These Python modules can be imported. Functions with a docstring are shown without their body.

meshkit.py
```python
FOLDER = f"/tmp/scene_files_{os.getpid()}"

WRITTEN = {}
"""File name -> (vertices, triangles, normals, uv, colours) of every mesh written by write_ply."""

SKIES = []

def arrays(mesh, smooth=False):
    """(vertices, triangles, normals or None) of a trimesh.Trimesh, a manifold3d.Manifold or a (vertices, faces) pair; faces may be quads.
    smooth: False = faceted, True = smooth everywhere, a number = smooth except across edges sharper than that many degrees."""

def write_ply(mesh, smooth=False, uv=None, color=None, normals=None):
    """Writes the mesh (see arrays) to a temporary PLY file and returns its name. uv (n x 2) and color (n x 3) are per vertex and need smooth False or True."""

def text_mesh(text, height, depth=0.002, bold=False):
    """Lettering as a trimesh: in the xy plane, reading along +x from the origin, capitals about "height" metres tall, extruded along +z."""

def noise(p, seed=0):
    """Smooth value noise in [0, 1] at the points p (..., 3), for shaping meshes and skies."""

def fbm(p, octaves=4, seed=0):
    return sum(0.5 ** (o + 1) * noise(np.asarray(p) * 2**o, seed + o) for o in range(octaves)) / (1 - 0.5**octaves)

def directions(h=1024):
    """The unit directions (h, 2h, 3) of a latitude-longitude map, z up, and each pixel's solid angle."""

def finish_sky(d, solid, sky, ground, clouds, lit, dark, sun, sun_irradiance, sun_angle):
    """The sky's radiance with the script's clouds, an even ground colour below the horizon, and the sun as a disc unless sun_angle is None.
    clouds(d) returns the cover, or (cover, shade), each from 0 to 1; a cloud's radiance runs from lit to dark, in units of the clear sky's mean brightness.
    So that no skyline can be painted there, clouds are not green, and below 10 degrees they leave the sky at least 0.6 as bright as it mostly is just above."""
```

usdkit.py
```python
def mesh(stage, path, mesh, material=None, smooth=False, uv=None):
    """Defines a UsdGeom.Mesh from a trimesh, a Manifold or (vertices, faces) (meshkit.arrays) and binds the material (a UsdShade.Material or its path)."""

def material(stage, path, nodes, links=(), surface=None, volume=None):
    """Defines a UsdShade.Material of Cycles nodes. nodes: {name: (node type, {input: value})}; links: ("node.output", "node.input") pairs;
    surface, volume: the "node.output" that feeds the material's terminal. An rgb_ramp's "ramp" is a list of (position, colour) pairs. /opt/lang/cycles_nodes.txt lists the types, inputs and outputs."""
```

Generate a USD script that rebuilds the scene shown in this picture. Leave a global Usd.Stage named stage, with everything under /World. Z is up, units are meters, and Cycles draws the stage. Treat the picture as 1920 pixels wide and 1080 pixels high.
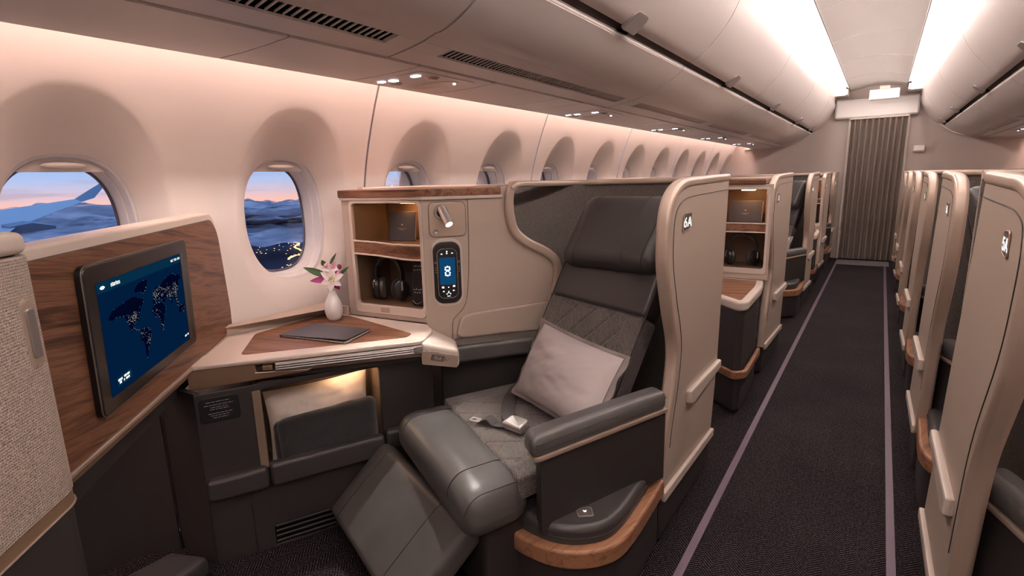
import math, sys
import numpy as np, trimesh, manifold3d, mapbox_earcut
sys.path.insert(0, "/opt/lang")
import usdkit, meshkit
from pxr import Usd, UsdGeom, UsdLux, UsdShade, Gf, Sdf

stage = Usd.Stage.CreateInMemory()
UsdGeom.SetStageUpAxis(stage, "Z")
UsdGeom.SetStageMetersPerUnit(stage, 1.0)
UsdGeom.Xform.Define(stage, "/World")

# ------------------------------------------------------------------ camera, sky, exposure
EYE = 1.35
cam = UsdGeom.Camera.Define(stage, "/World/camera")
cam.CreateHorizontalApertureAttr(36.0)
cam.CreateFocalLengthAttr(18.823)
cam.CreateFStopAttr(0.0)
cam.CreateClippingRangeAttr(Gf.Vec2f(0.05, 100000))
cam.CreateExposureAttr(0.0)
_r, _d, _f = (0.82802627, 0.56018793, -0.02370607), (0.09191411, -0.17732568, -0.9798507), (-0.55310424, 0.8091632, -0.1983195)
cam.AddTransformOp().Set(Gf.Matrix4d(*_r, 0, -_d[0], -_d[1], -_d[2], 0, -_f[0], -_f[1], -_f[2], 0, 0, 0, EYE, 1))

SKY = 1.15           # dusk sky strength
COVE = 12.0          # cove strips washing the side walls
CEIL = 20.5           # ceiling light strips
SPOT = 1.0           # small lamps
WASH = 36.0          # the cove strips' main output, along the side walls
XC = -0.165          # the cabin's middle plane: left and right are mirrored about it
Y0, Y1 = -2.6, 9.9   # cabin length in the scene

for _n, _s in (("cove_wash_left", 1), ("cove_wash_right", -1)):          # long strip lamps inside the coves, tilted away from the wall top
    _l = UsdLux.RectLight.Define(stage, "/World/" + _n)
    _l.CreateWidthAttr(0.06); _l.CreateHeightAttr(Y1 - Y0 - 0.2); _l.CreateIntensityAttr(WASH); _l.CreateColorAttr(Gf.Vec3f(1.0, 0.70, 0.62))
    _z = np.array([-0.50 * _s, 0, 0.866]); _y = np.array([0, 1.0, 0]); _x = np.cross(_y, _z)
    _p = (XC + _s * (-1.925 - XC), (Y0 + Y1) / 2, 1.935)
    _l.AddTransformOp().Set(Gf.Matrix4d(*_x, 0, *_y, 0, *_z, 0, *_p, 1))

_used = {}
def numbered(parent, name):
    k = (parent, name); n = _used.get(k, 0); _used[k] = n + 1
    return f"{parent}/{name}" if n == 0 else f"{parent}/{name}_{n:03d}"

# ------------------------------------------------------------------ materials
M = {}
def mat(name, color, rough=0.5, metal=0.0, spec=0.5, bump=None, var=None, emit=0.0, emit_color=None, coat=0.0, sheen=0.0):
    """bump = (kind, scale, strength, distance); var = (scale, amount) of a soft tone variation."""
    n = {"p": ("principled_bsdf", {"base_color": color, "roughness": rough, "metallic": metal, "specular_ior_level": spec, "coat_weight": coat, "coat_roughness": 0.15, "sheen_weight": sheen})}
    l = []
    if emit:
        n["p"][1].update(emission_color=emit_color or color, emission_strength=emit)
    if bump or var:
        n["t"] = ("texture_coordinate", {})
    if var:
        n["vn"] = ("noise_texture", {"scale": var[0], "detail": 4.0})
        n["vr"] = ("rgb_ramp", {"ramp": [(0.3, tuple(c * (1 - var[1]) for c in color)), (0.7, tuple(min(1, c * (1 + var[1])) for c in color))]})
        l += [("t.object", "vn.vector"), ("vn.fac", "vr.fac"), ("vr.color", "p.base_color")]
    if bump:
        kind, sc, st, di = bump
        if kind == "noise":
            n["bn"] = ("noise_texture", {"scale": sc, "detail": 3.0}); out = "bn.fac"
        elif kind == "leather":
            n["bn"] = ("voronoi_texture", {"scale": sc, "feature": "f1"}); out = "bn.distance"
        elif kind == "weave":
            n["m1"] = ("mapping", {"scale": (1, 1, 1), "rotation": (0.6, 0.5, 0.78)})
            n["w1"] = ("wave_texture", {"scale": sc, "bands_direction": "x", "distortion": 0.0})
            n["w2"] = ("wave_texture", {"scale": sc, "bands_direction": "y", "distortion": 0.0})
            n["wa"] = ("math", {"math_type": "multiply"})
            l += [("t.object", "m1.vector"), ("m1.vector", "w1.vector"), ("m1.vector", "w2.vector"), ("w1.fac", "wa.value1"), ("w2.fac", "wa.value2")]
            out = "wa.value"
        elif kind == "rows":
            n["m1"] = ("mapping", {"rotation": (0.0, 0.0, 0.79)})
            n["w1"] = ("wave_texture", {"scale": sc, "bands_direction": "x", "distortion": 0.6, "detail": 1.0, "detail_scale": 3.0})
            n["w2"] = ("wave_texture", {"scale": sc, "bands_direction": "z", "distortion": 0.6, "detail": 1.0, "detail_scale": 3.0})
            n["wa"] = ("math", {"math_type": "multiply"})
            l += [("t.object", "m1.vector"), ("m1.vector", "w1.vector"), ("m1.vector", "w2.vector"), ("w1.fac", "wa.value1"), ("w2.fac", "wa.value2")]
            out = "wa.value"
        n["bp"] = ("bump", {"strength": st, "distance": di})
        if kind not in ("weave", "rows"):
            l += [("t.object", "bn.vector")]
        l += [(out, "bp.height"), ("bp.normal", "p.normal")]
    M[name] = usdkit.material(stage, f"/World/Looks/{name}", n, l, surface="p.BSDF")
    return M[name]

def wood(name, dark, mid, light, axis, scale=1.0, rough=0.42):
    """Walnut: streaks stretched along axis (a unit vector), with fine pores."""
    a = np.array(axis, float); a /= np.linalg.norm(a)
    yaw, pitch = math.atan2(a[1], a[0]), math.asin(a[2])
    n = {"t": ("texture_coordinate", {}),
         "r": ("mapping", {"mapping_type": "texture", "rotation": (0, -pitch, yaw)}),
         "s1": ("mapping", {"scale": (1.1 * scale, 24 * scale, 24 * scale)}),
         "s2": ("mapping", {"scale": (8 * scale, 240 * scale, 240 * scale)}),
         "n1": ("noise_texture", {"scale": 1.0, "detail": 5.0, "roughness": 0.62, "distortion": 0.8}),
         "n2": ("noise_texture", {"scale": 1.0, "detail": 3.0, "roughness": 0.6}),
         "mx": ("math", {"math_type": "multiply_add", "value2": 0.35}),
         "cr": ("rgb_ramp", {"ramp": [(0.50, dark), (0.60, mid), (0.68, light), (0.74, mid), (0.86, dark)]}),
         "bp": ("bump", {"strength": 0.12, "distance": 0.001}),
         "p": ("principled_bsdf", {"roughness": rough, "specular_ior_level": 0.4})}
    l = [("t.object", "r.vector"), ("r.vector", "s1.vector"), ("r.vector", "s2.vector"), ("s1.vector", "n1.vector"), ("s2.vector", "n2.vector"),
         ("n2.fac", "mx.value1"), ("n1.fac", "mx.value3"), ("mx.value", "cr.fac"), ("cr.color", "p.base_color"), ("n2.fac", "bp.height"), ("bp.normal", "p.normal")]
    M[name] = usdkit.material(stage, f"/World/Looks/{name}", n, l, surface="p.BSDF")

def lamp_mat(name, color, strength):
    M[name] = usdkit.material(stage, f"/World/Looks/{name}", {"e": ("emission", {"color": color, "strength": strength})}, surface="e.emission")

mat("wall_shell", (0.74, 0.685, 0.645), 0.55, bump=("noise", 500, 0.06, 0.001))
mat("ceiling_shell", (0.78, 0.735, 0.70), 0.5)
mat("bin_shell", (0.66, 0.59, 0.555), 0.42, bump=("noise", 600, 0.03, 0.001))
mat("bin_dark", (0.30, 0.25, 0.225), 0.5)
mat("latch_grey", (0.33, 0.29, 0.27), 0.35, metal=0.4)
mat("backing_dark", (0.02, 0.017, 0.016), 0.9, spec=0.0)
mat("grille_dark", (0.02, 0.018, 0.017), 0.6)
mat("bulkhead_shell", (0.46, 0.385, 0.345), 0.6)
mat("beige", (0.47, 0.375, 0.305), 0.45, bump=("noise", 700, 0.05, 0.0006))
mat("beige_light", (0.60, 0.51, 0.44), 0.4)
mat("tan_edge", (0.50, 0.385, 0.31), 0.36, metal=0.25)
mat("bronze", (0.36, 0.235, 0.15), 0.38, metal=0.55)
mat("bronze_pale", (0.50, 0.39, 0.31), 0.36, metal=0.5)
mat("steel", (0.80, 0.78, 0.76), 0.34, metal=0.9)
mat("steel_soft", (0.45, 0.42, 0.40), 0.38, metal=0.9)
mat("dark_plastic", (0.030, 0.025, 0.0235), 0.55, bump=("noise", 500, 0.05, 0.0006))
mat("black", (0.012, 0.012, 0.013), 0.35)
mat("black_gloss", (0.010, 0.0095, 0.0095), 0.30, coat=0.1)
mat("leather", (0.092, 0.086, 0.083), 0.36, bump=("leather", 420, 0.10, 0.0008), var=(9, 0.10))
mat("leather_dark", (0.047, 0.042, 0.041), 0.40, bump=("leather", 420, 0.10, 0.0008))
mat("thread", (0.035, 0.03, 0.03), 0.8)
mat("thread_pale", (0.16, 0.14, 0.13), 0.8)
mat("seat_fabric", (0.135, 0.112, 0.100), 0.85, bump=("weave", 75, 0.9, 0.004), var=(330, 0.6), sheen=0.2)
mat("shell_fabric", (0.115, 0.095, 0.083), 0.95, bump=("noise", 600, 0.5, 0.002), var=(330, 0.55), sheen=0.3)
mat("beige_fabric", (0.44, 0.355, 0.295), 0.8, bump=("rows", 62, 0.7, 0.003))
mat("pillow_cloth", (0.44, 0.385, 0.37), 0.8, var=(5, 0.06), bump=("noise", 900, 0.12, 0.0006), sheen=0.2)
mat("pillow_edge", (0.22, 0.185, 0.175), 0.85)
mat("cream_cloth", (0.66, 0.57, 0.50), 0.8, bump=("noise", 60, 0.2, 0.004))
mat("blanket", (0.017, 0.0145, 0.0155), 0.95, bump=("noise", 420, 0.9, 0.004), var=(380, 0.5), sheen=0.4)
mat("webbing", (0.055, 0.047, 0.046), 0.6, bump=("weave", 160, 0.5, 0.001))
mat("curtain_cloth", (0.185, 0.145, 0.12), 0.85, var=(3, 0.08))
mat("cubby_lining", (0.21, 0.15, 0.105), 0.5)
mat("ceramic", (0.78, 0.75, 0.72), 0.25, coat=0.3)
mat("folder_card", (0.060, 0.055, 0.066), 0.38)
mat("paper", (0.70, 0.60, 0.50), 0.7)
mat("print_pale", (0.55, 0.46, 0.42), 0.5)
mat("print_gold", (0.45, 0.30, 0.19), 0.4)
mat("print_grey", (0.30, 0.27, 0.26), 0.6)
mat("print_dark", (0.10, 0.085, 0.08), 0.6)
mat("petal_white", (0.86, 0.80, 0.78), 0.5)
mat("petal_pink", (0.75, 0.33, 0.44), 0.5)
mat("petal_magenta", (0.33, 0.012, 0.16), 0.45)
mat("leaf", (0.050, 0.10, 0.030), 0.4)
mat("stamen", (0.62, 0.55, 0.16), 0.5)
mat("plaque_dark", (0.11, 0.085, 0.075), 0.35)
mat("strip_purple", (0.13, 0.085, 0.115), 0.4)
mat("wing_skin", (0.28, 0.265, 0.285), 0.4)
mat("wing_dark", (0.10, 0.105, 0.145), 0.45)
mat("land_dark", (0.17, 0.18, 0.25), 1.0, spec=0.0)
mat("threshold", (0.16, 0.14, 0.15), 0.4)
wood("wood_panel", (0.052, 0.020, 0.011), (0.135, 0.058, 0.031), (0.205, 0.095, 0.053), (0.69, -0.70, 0.16))
wood("wood_desk", (0.085, 0.034, 0.018), (0.19, 0.085, 0.046), (0.27, 0.13, 0.075), (0.95, 0.30, 0.0))
wood("wood_top", (0.085, 0.034, 0.018), (0.19, 0.085, 0.046), (0.27, 0.13, 0.075), (1.0, 0.12, 0.0))
wood("wood_rail", (0.16, 0.070, 0.034), (0.27, 0.125, 0.065), (0.35, 0.17, 0.092), (0.3, 0.95, 0.0))
lamp_mat("cove_glow", (1.0, 0.69, 0.61), COVE)
lamp_mat("strip_glow", (1.0, 0.87, 0.83), CEIL)
lamp_mat("tube_glow", (1.0, 0.87, 0.83), 80.0)
lamp_mat("sign_glow", (0.80, 0.90, 1.0), 5.0)
lamp_mat("bulb_glow", (1.0, 0.95, 0.88), 14.0)
lamp_mat("warm_glow", (1.0, 0.52, 0.22), 40.0)
lamp_mat("pocket_glow", (1.0, 0.60, 0.34), 11.0)
lamp_mat("digit_glow", (0.85, 0.92, 1.0), 1.5)
lamp_mat("letter_glow", (1.0, 0.98, 0.95), 1.0)
lamp_mat("screen_sea", (0.0006, 0.0120, 0.045), 1.0)
lamp_mat("screen_bar", (0.0016, 0.026, 0.060), 1.0)
lamp_mat("screen_land", (0.0008, 0.0018, 0.014), 1.0)
lamp_mat("screen_dots", (0.62, 0.60, 0.50), 0.95)
lamp_mat("handset_blue", (0.006, 0.055, 0.14), 1.0)
lamp_mat("town_glow", (1.0, 0.50, 0.17), 4.5)
M["glass"] = usdkit.material(stage, "/World/Looks/glass", {
    "tr": ("transparent_bsdf", {"color": (0.96, 0.97, 1.0)}), "gl": ("glossy_bsdf", {"roughness": 0.03, "color": (1, 1, 1)}),
    "fr": ("fresnel", {"IOR": 1.35}), "mx": ("mix_closure", {})},
    [("fr.fac", "mx.fac"), ("tr.BSDF", "mx.closure1"), ("gl.BSDF", "mx.closure2")], surface="mx.closure")

def cloud():
    """Soft cloud sheet: noise opens it to what lies below and tints its thick and thin places."""
    n = {"g": ("geometry", {}), "m": ("mapping", {"scale": (0.0012, 0.0012, 0.006)}),
         "nz": ("noise_texture", {"scale": 1.0, "detail": 8.0, "roughness": 0.58}), "al": ("map_range", {"from_min": 0.34, "from_max": 0.56, "to_min": 0.0, "to_max": 1.0, "clamp": True}),
         "m2": ("mapping", {"scale": (0.0011, 0.0011, 0.007)}), "n2": ("noise_texture", {"scale": 1.0, "detail": 7.0, "roughness": 0.6}),
         "cr": ("rgb_ramp", {"ramp": [(0.36, (0.17, 0.145, 0.165)), (0.52, (0.32, 0.262, 0.280)), (0.68, (0.62, 0.48, 0.47))]}),
         "d": ("diffuse_bsdf", {}), "t": ("transparent_bsdf", {}), "x": ("mix_closure", {})}
    l = [("g.position", "m.vector"), ("m.vector", "nz.vector"), ("nz.fac", "al.value"), ("g.position", "m2.vector"), ("m2.vector", "n2.vector"), ("n2.fac", "cr.fac"), ("cr.color", "d.color"),
         ("al.result", "x.fac"), ("t.BSDF", "x.closure1"), ("d.BSDF", "x.closure2")]
    M["cloud_tops"] = usdkit.material(stage, "/World/Looks/cloud_tops", n, l, surface="x.closure")
cloud()

def carpet():
    """Dark plum loop pile: narrow lanes of slanting flecks, the slant alternating from lane to lane."""
    n = {"g": ("geometry", {}), "x": ("separate_xyz", {}),
         "ln": ("math", {"math_type": "multiply", "value2": 22.0}), "lf": ("math", {"math_type": "floor"}),
         "lm": ("math", {"math_type": "floored_modulo", "value2": 2.0}), "ls": ("math", {"math_type": "multiply_add", "value2": 2.0, "value3": -1.0}),
         "sx": ("math", {"math_type": "multiply"}), "ad": ("math", {"math_type": "add"}),
         "fy": ("math", {"math_type": "multiply", "value2": 470.0}), "sn": ("math", {"math_type": "sine"}),
         "nz": ("noise_texture", {"scale": 150.0, "detail": 2.0, "roughness": 0.8}),
         "big": ("noise_texture", {"scale": 2.2, "detail": 3.0}),
         "sum": ("math", {"math_type": "multiply_add", "value2": 0.17}),
         "s2": ("math", {"math_type": "multiply_add", "value2": 0.15}),
         "cr": ("rgb_ramp", {"ramp": [(0.46, (0.0055, 0.0040, 0.0050)), (0.58, (0.012, 0.0090, 0.0105)), (0.69, (0.034, 0.026, 0.029)), (0.82, (0.085, 0.069, 0.071))]}),
         "bp": ("bump", {"strength": 0.5, "distance": 0.003}),
         "p": ("principled_bsdf", {"roughness": 0.95, "specular_ior_level": 0.1})}
    l = [("g.position", "x.vector"), ("x.x", "ln.value1"), ("ln.value", "lf.value1"), ("lf.value", "lm.value1"), ("lm.value", "ls.value1"),
         ("x.x", "sx.value1"), ("ls.value", "sx.value2"), ("sx.value", "ad.value1"), ("x.y", "ad.value2"), ("ad.value", "fy.value1"), ("fy.value", "sn.value1"),
         ("g.position", "nz.vector"), ("g.position", "big.vector"), ("sn.value", "sum.value1"), ("nz.fac", "sum.value3"), ("big.fac", "s2.value1"), ("sum.value", "s2.value3"),
         ("s2.value", "cr.fac"), ("cr.color", "p.base_color"), ("nz.fac", "bp.height"), ("bp.normal", "p.normal")]
    M["carpet"] = usdkit.material(stage, "/World/Looks/carpet", n, l, surface="p.BSDF")
carpet()

def sky():
    """Dusk: blue overhead, pink and peach near the horizon, dim below it; long thin cloud streaks from noise."""
    n = {"t": ("texture_coordinate", {}), "x": ("separate_xyz", {}),
         "up": ("map_range", {"from_min": -0.10, "from_max": 0.20, "to_min": 0.0, "to_max": 1.0, "clamp": True}),
         "cr": ("rgb_ramp", {"ramp": [(0.0, (0.06, 0.08, 0.17)), (0.15, (0.12, 0.15, 0.28)), (0.215, (0.42, 0.33, 0.40)), (0.24, (1.0, 0.52, 0.40)), (0.275, (0.86, 0.52, 0.48)),
                                      (0.32, (0.62, 0.52, 0.64)), (0.38, (0.42, 0.52, 0.78)), (0.46, (0.26, 0.47, 0.82)), (0.62, (0.17, 0.38, 0.80)), (1.0, (0.17, 0.38, 0.80))]}),
         "m": ("mapping", {"scale": (2.2, 2.2, 26.0)}), "nz": ("noise_texture", {"scale": 1.6, "detail": 5.0, "roughness": 0.55}),
         "cv": ("map_range", {"from_min": 0.54, "from_max": 0.68, "to_min": 0.0, "to_max": 0.62, "clamp": True}),
         "mx": ("mix_color", {"b": (0.36, 0.29, 0.40)}),
         "b": ("background_shader", {"strength": SKY})}
    l = [("t.generated", "x.vector"), ("x.z", "up.value"), ("up.result", "cr.fac"), ("t.generated", "m.vector"), ("m.vector", "nz.vector"), ("nz.fac", "cv.value"),
         ("cv.result", "mx.fac"), ("cr.color", "mx.a"), ("mx.result", "b.color")]
    M["sky"] = usdkit.material(stage, "/World/Looks/sky", n, l, surface="b.background")
    d = UsdLux.DomeLight.Define(stage, "/World/sky")
    d.CreateIntensityAttr(1.0)
    UsdShade.MaterialBindingAPI.Apply(d.GetPrim()).Bind(M["sky"])
sky()

# ------------------------------------------------------------------ mesh helpers: everything is (vertices, triangles)
def cat(*ms):
    v, f, k = [], [], 0
    for a, b in ms:
        v.append(np.asarray(a, float)); f.append(np.asarray(b, int) + k); k += len(a)
    return np.vstack(v), np.vstack(f)
def tri(f):
    f = np.asarray(f, int)
    return np.vstack([f[:, [0, 1, 2]], f[:, [0, 2, 3]]]) if f.shape[1] == 4 else f
def place(m, o, X=(1, 0, 0), Y=(0, 1, 0), Z=None):
    X, Y = np.array(X, float), np.array(Y, float)
    Z = np.cross(X, Y) if Z is None else np.array(Z, float)
    v, f = m
    f = f if np.dot(np.cross(X, Y), Z) > 0 else f[:, ::-1]
    return v[:, :1] * X + v[:, 1:2] * Y + v[:, 2:3] * Z + np.array(o, float), f
def hull(p):
    m = manifold3d.Manifold.hull_points(np.asarray(p, float)).to_mesh()
    return np.array(m.vert_properties[:, :3], float), np.array(m.tri_verts, int)
def box(x0, x1, y0, y1, z0, z1, b=0.0):
    if b <= 0:
        return hull([(x, y, z) for x in (x0, x1) for y in (y0, y1) for z in (z0, z1)])
    p = []
    for x, sx in ((x0, 1), (x1, -1)):
        for y, sy in ((y0, 1), (y1, -1)):
            for z, sz in ((z0, 1), (z1, -1)):
                p += [(x + sx * b, y + sy * b, z), (x + sx * b, y, z + sz * b), (x, y + sy * b, z + sz * b)]
    return hull(p)
def rr(x0, x1, y0, y1, r=0.01, n=5):
    """Rounded rectangle outline, counter-clockwise; r may give one radius per corner (BL, BR, TR, TL)."""
    r = (r,) * 4 if np.ndim(r) == 0 else r
    out = []
    for (cx, cy, a), q in zip(((x0, y0, 180), (x1, y0, 270), (x1, y1, 0), (x0, y1, 90)), r):
        sx, sy = (1 if cx == x0 else -1), (1 if cy == y0 else -1)
        for t in np.radians(np.linspace(a, a + 90, n if q > 1e-6 else 1)):
            out.append((cx + sx * q + q * math.cos(t), cy + sy * q + q * math.sin(t)))
    return np.array(out)
def oval(rx, ry, n=32, p=2.0, cx=0.0, cy=0.0):
    t = np.arange(n) * 2 * np.pi / n
    c, s = np.cos(t), np.sin(t)
    return np.stack([cx + rx * np.sign(c) * abs(c) ** (2 / p), cy + ry * np.sign(s) * abs(s) ** (2 / p)], 1)
def smooth_line(pts, n=8, closed=False):
    """Catmull-Rom through the points."""
    P = np.array(pts, float); N = len(P); out = []
    for i in range(N if closed else N - 1):
        g = (lambda k: P[k % N]) if closed else (lambda k: P[min(max(k, 0), N - 1)])
        a, b, c, d = g(i - 1), g(i), g(i + 1), g(i + 2)
        for t in np.arange(n) / n:
            out.append(0.5 * (2 * b + (c - a) * t + (2 * a - 5 * b + 4 * c - d) * t * t + (3 * b - a - 3 * c + d) * t ** 3))
    if not closed:
        out.append(P[-1])
    return np.array(out)
def rounded(poly, r, n=5):
    """Polygon with its corners rounded; r one number or one per corner."""
    P = np.array(poly, float); N = len(P); out = []
    for i in range(N):
        q = r if np.ndim(r) == 0 else r[i]
        a, b, c = P[i - 1], P[i], P[(i + 1) % N]
        u, v = a - b, c - b
        lu, lv = np.linalg.norm(u), np.linalg.norm(v)
        if q < 1e-6:
            out.append(b); continue
        k = min(q, 0.48 * lu, 0.48 * lv)
        s, e = b + u / lu * k, b + v / lv * k
        for t in np.linspace(0, 1, n):
            out.append((1 - t) ** 2 * s + 2 * t * (1 - t) * b + t * t * e)
    return np.array(out)
def area2(p):
    return np.sum(p[:, 0] * np.roll(p[:, 1], -1) - np.roll(p[:, 0], -1) * p[:, 1])
def inset(p, d):
    """Outline moved inwards (counter-clockwise outlines) by d along mitred vertex normals."""
    e = np.roll(p, -1, 0) - p
    e /= np.linalg.norm(e, axis=1, keepdims=True) + 1e-12
    nrm = np.stack([-e[:, 1], e[:, 0]], 1)
    m = nrm + np.roll(nrm, 1, 0)
    k = np.clip((m * nrm).sum(1), 0.3, None)
    return p + d * m / k[:, None]
def shrink(p, d):
    """Outline moved inwards by d, safe for large d at tight corners."""
    from shapely.geometry import Polygon as _P
    g = _P(np.asarray(p)).buffer(-d, join_style=1)
    g = max(g.geoms, key=lambda q: q.area) if hasattr(g, "geoms") else g
    q = np.array(g.exterior.coords)[:-1]
    k = np.linalg.norm(q - np.roll(q, 1, 0), axis=1) > 2e-4
    q = q[k]
    return q if area2(q) > 0 else q[::-1]
def extr(outline, z0, z1, b=0.0, holes=(), nb=2, top_only=False):
    """Prism of an outline (with holes) from z0 to z1, its edges rounded by b."""
    loops = []
    for k, o in enumerate((outline, *holes)):
        o = np.array(o, float)
        if (area2(o) > 0) != (k == 0):
            o = o[::-1]
        loops.append(o)
    lv = []
    for i in range(nb + 1 if b > 0 else 1):
        a = math.pi / 2 * i / nb if b > 0 else math.pi / 2
        lv.append((b * (1 - math.sin(a)), b * (1 - math.cos(a))))   # inset, height
    up = [(ins, z1 - h) for ins, h in lv][::-1]
    dn = [(0.0, z0)] if top_only else [(ins, z0 + h) for ins, h in lv]
    if b > 0:
        levels = [(i, z) for i, z in dn] + [(i, z) for i, z in up]
    else:
        levels = [(0, z0), (0, z1)]
    V, F, base, rings = [], [], 0, []
    for o in loops:
        n = len(o); idx = []
        for ins, z in levels:
            q = inset(o, ins) if ins > 1e-9 else o
            V.append(np.column_stack([q, np.full(n, z)])); idx.append(np.arange(n) + base); base += n
        for a, c in zip(idx[:-1], idx[1:]):
            F.append(tri(np.stack([a, np.roll(a, -1), np.roll(c, -1), c], 1)))
        rings.append((idx[0], idx[-1]))
    V = np.vstack(V)
    for w in (0, 1):
        ids = np.concatenate([r[w] for r in rings])
        ends = np.cumsum([len(r[w]) for r in rings]).astype(np.uint32)
        t = mapbox_earcut.triangulate_float64(np.ascontiguousarray(V[ids, :2]), ends).reshape(-1, 3).astype(int)
        t = ids[t]
        if len(t):
            A = V[t]; s = np.cross(A[:, 1] - A[:, 0], A[:, 2] - A[:, 0])[:, 2]
            bad = (s < 0) if w == 1 else (s > 0)
            t[bad] = t[bad][:, ::-1]
            F.append(t)
    return V, np.vstack(F)
def sweep(path, prof, up=(0, 0, 1), closed=False, caps=True):
    """Profile (points in the plane of side, up) carried along a path."""
    P = np.array(path, float); prof = np.array(prof, float); n, m = len(P), len(prof)
    T = (np.roll(P, -1, 0) - np.roll(P, 1, 0)) if closed else np.gradient(P, axis=0)
    T /= np.linalg.norm(T, axis=1, keepdims=True) + 1e-12
    U = np.broadcast_to(np.array(up, float), P.shape).copy()
    U -= (U * T).sum(1, keepdims=True) * T
    U /= np.linalg.norm(U, axis=1, keepdims=True) + 1e-12
    S = np.cross(T, U)
    if not closed:
        seg = np.diff(P, axis=0); seg /= np.linalg.norm(seg, axis=1, keepdims=True) + 1e-12
        c = np.ones(n); c[1:-1] = np.sqrt(np.clip((1 + (seg[1:] * seg[:-1]).sum(1)) / 2, 0.25, 1))
        k = 1 / c
    else:
        k = np.ones(n)
    V = (P[:, None] + prof[None, :, :1] * (S * k[:, None])[:, None] + prof[None, :, 1:] * U[:, None]).reshape(-1, 3)
    F = []
    for i in range(n if closed else n - 1):
        a, c = np.arange(m) + i * m, np.arange(m) + ((i + 1) % n) * m
        F.append(np.stack([a, np.roll(a, -1), np.roll(c, -1), c], 1))
    F = tri(np.vstack(F))
    if area2(prof) < 0:
        F = F[:, ::-1]
    if caps and not closed:
        t = mapbox_earcut.triangulate_float64(np.ascontiguousarray(prof), np.array([m], np.uint32)).reshape(-1, 3).astype(int)
        A = np.column_stack([prof, np.zeros(m)])[t]; s = np.cross(A[:, 1] - A[:, 0], A[:, 2] - A[:, 0])[:, 2]
        t[s < 0] = t[s < 0][:, ::-1]
        F = np.vstack([F, t + (n - 1) * m, t[:, ::-1]])
    # outward check by signed volume
    A = V[F]; vol = np.einsum("ij,ij->i", A[:, 0], np.cross(A[:, 1], A[:, 2])).sum()
    return V, (F if vol >= 0 else F[:, ::-1])
def tube(path, r, n=8, closed=False, up=(0.13, 0.21, 0.97)):
    return sweep(path, oval(r, r, n), up=up, closed=closed)
def lathe(prof, n=32):
    """(radius, z) profile turned about z."""
    p = np.array(prof, float); t = np.arange(n) * 2 * np.pi / n
    V = np.stack([p[:, None, 0] * np.cos(t), p[:, None, 0] * np.sin(t), np.broadcast_to(p[:, None, 1], (len(p), n))], -1).reshape(-1, 3)
    F = []
    for i in range(len(p) - 1):
        a, c = np.arange(n) + i * n, np.arange(n) + (i + 1) * n
        F.append(np.stack([a, np.roll(a, -1), np.roll(c, -1), c], 1))
    F = tri(np.vstack(F))
    A = V[F]; vol = np.einsum("ij,ij->i", A[:, 0], np.cross(A[:, 1], A[:, 2])).sum()
    return V, (F if vol >= 0 else F[:, ::-1])
def ball(r, o=(0, 0, 0), k=2):
    m = trimesh.creation.icosphere(k, 1.0)
    return np.array(m.vertices) * np.array(r) + np.array(o), np.array(m.faces)
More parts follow.
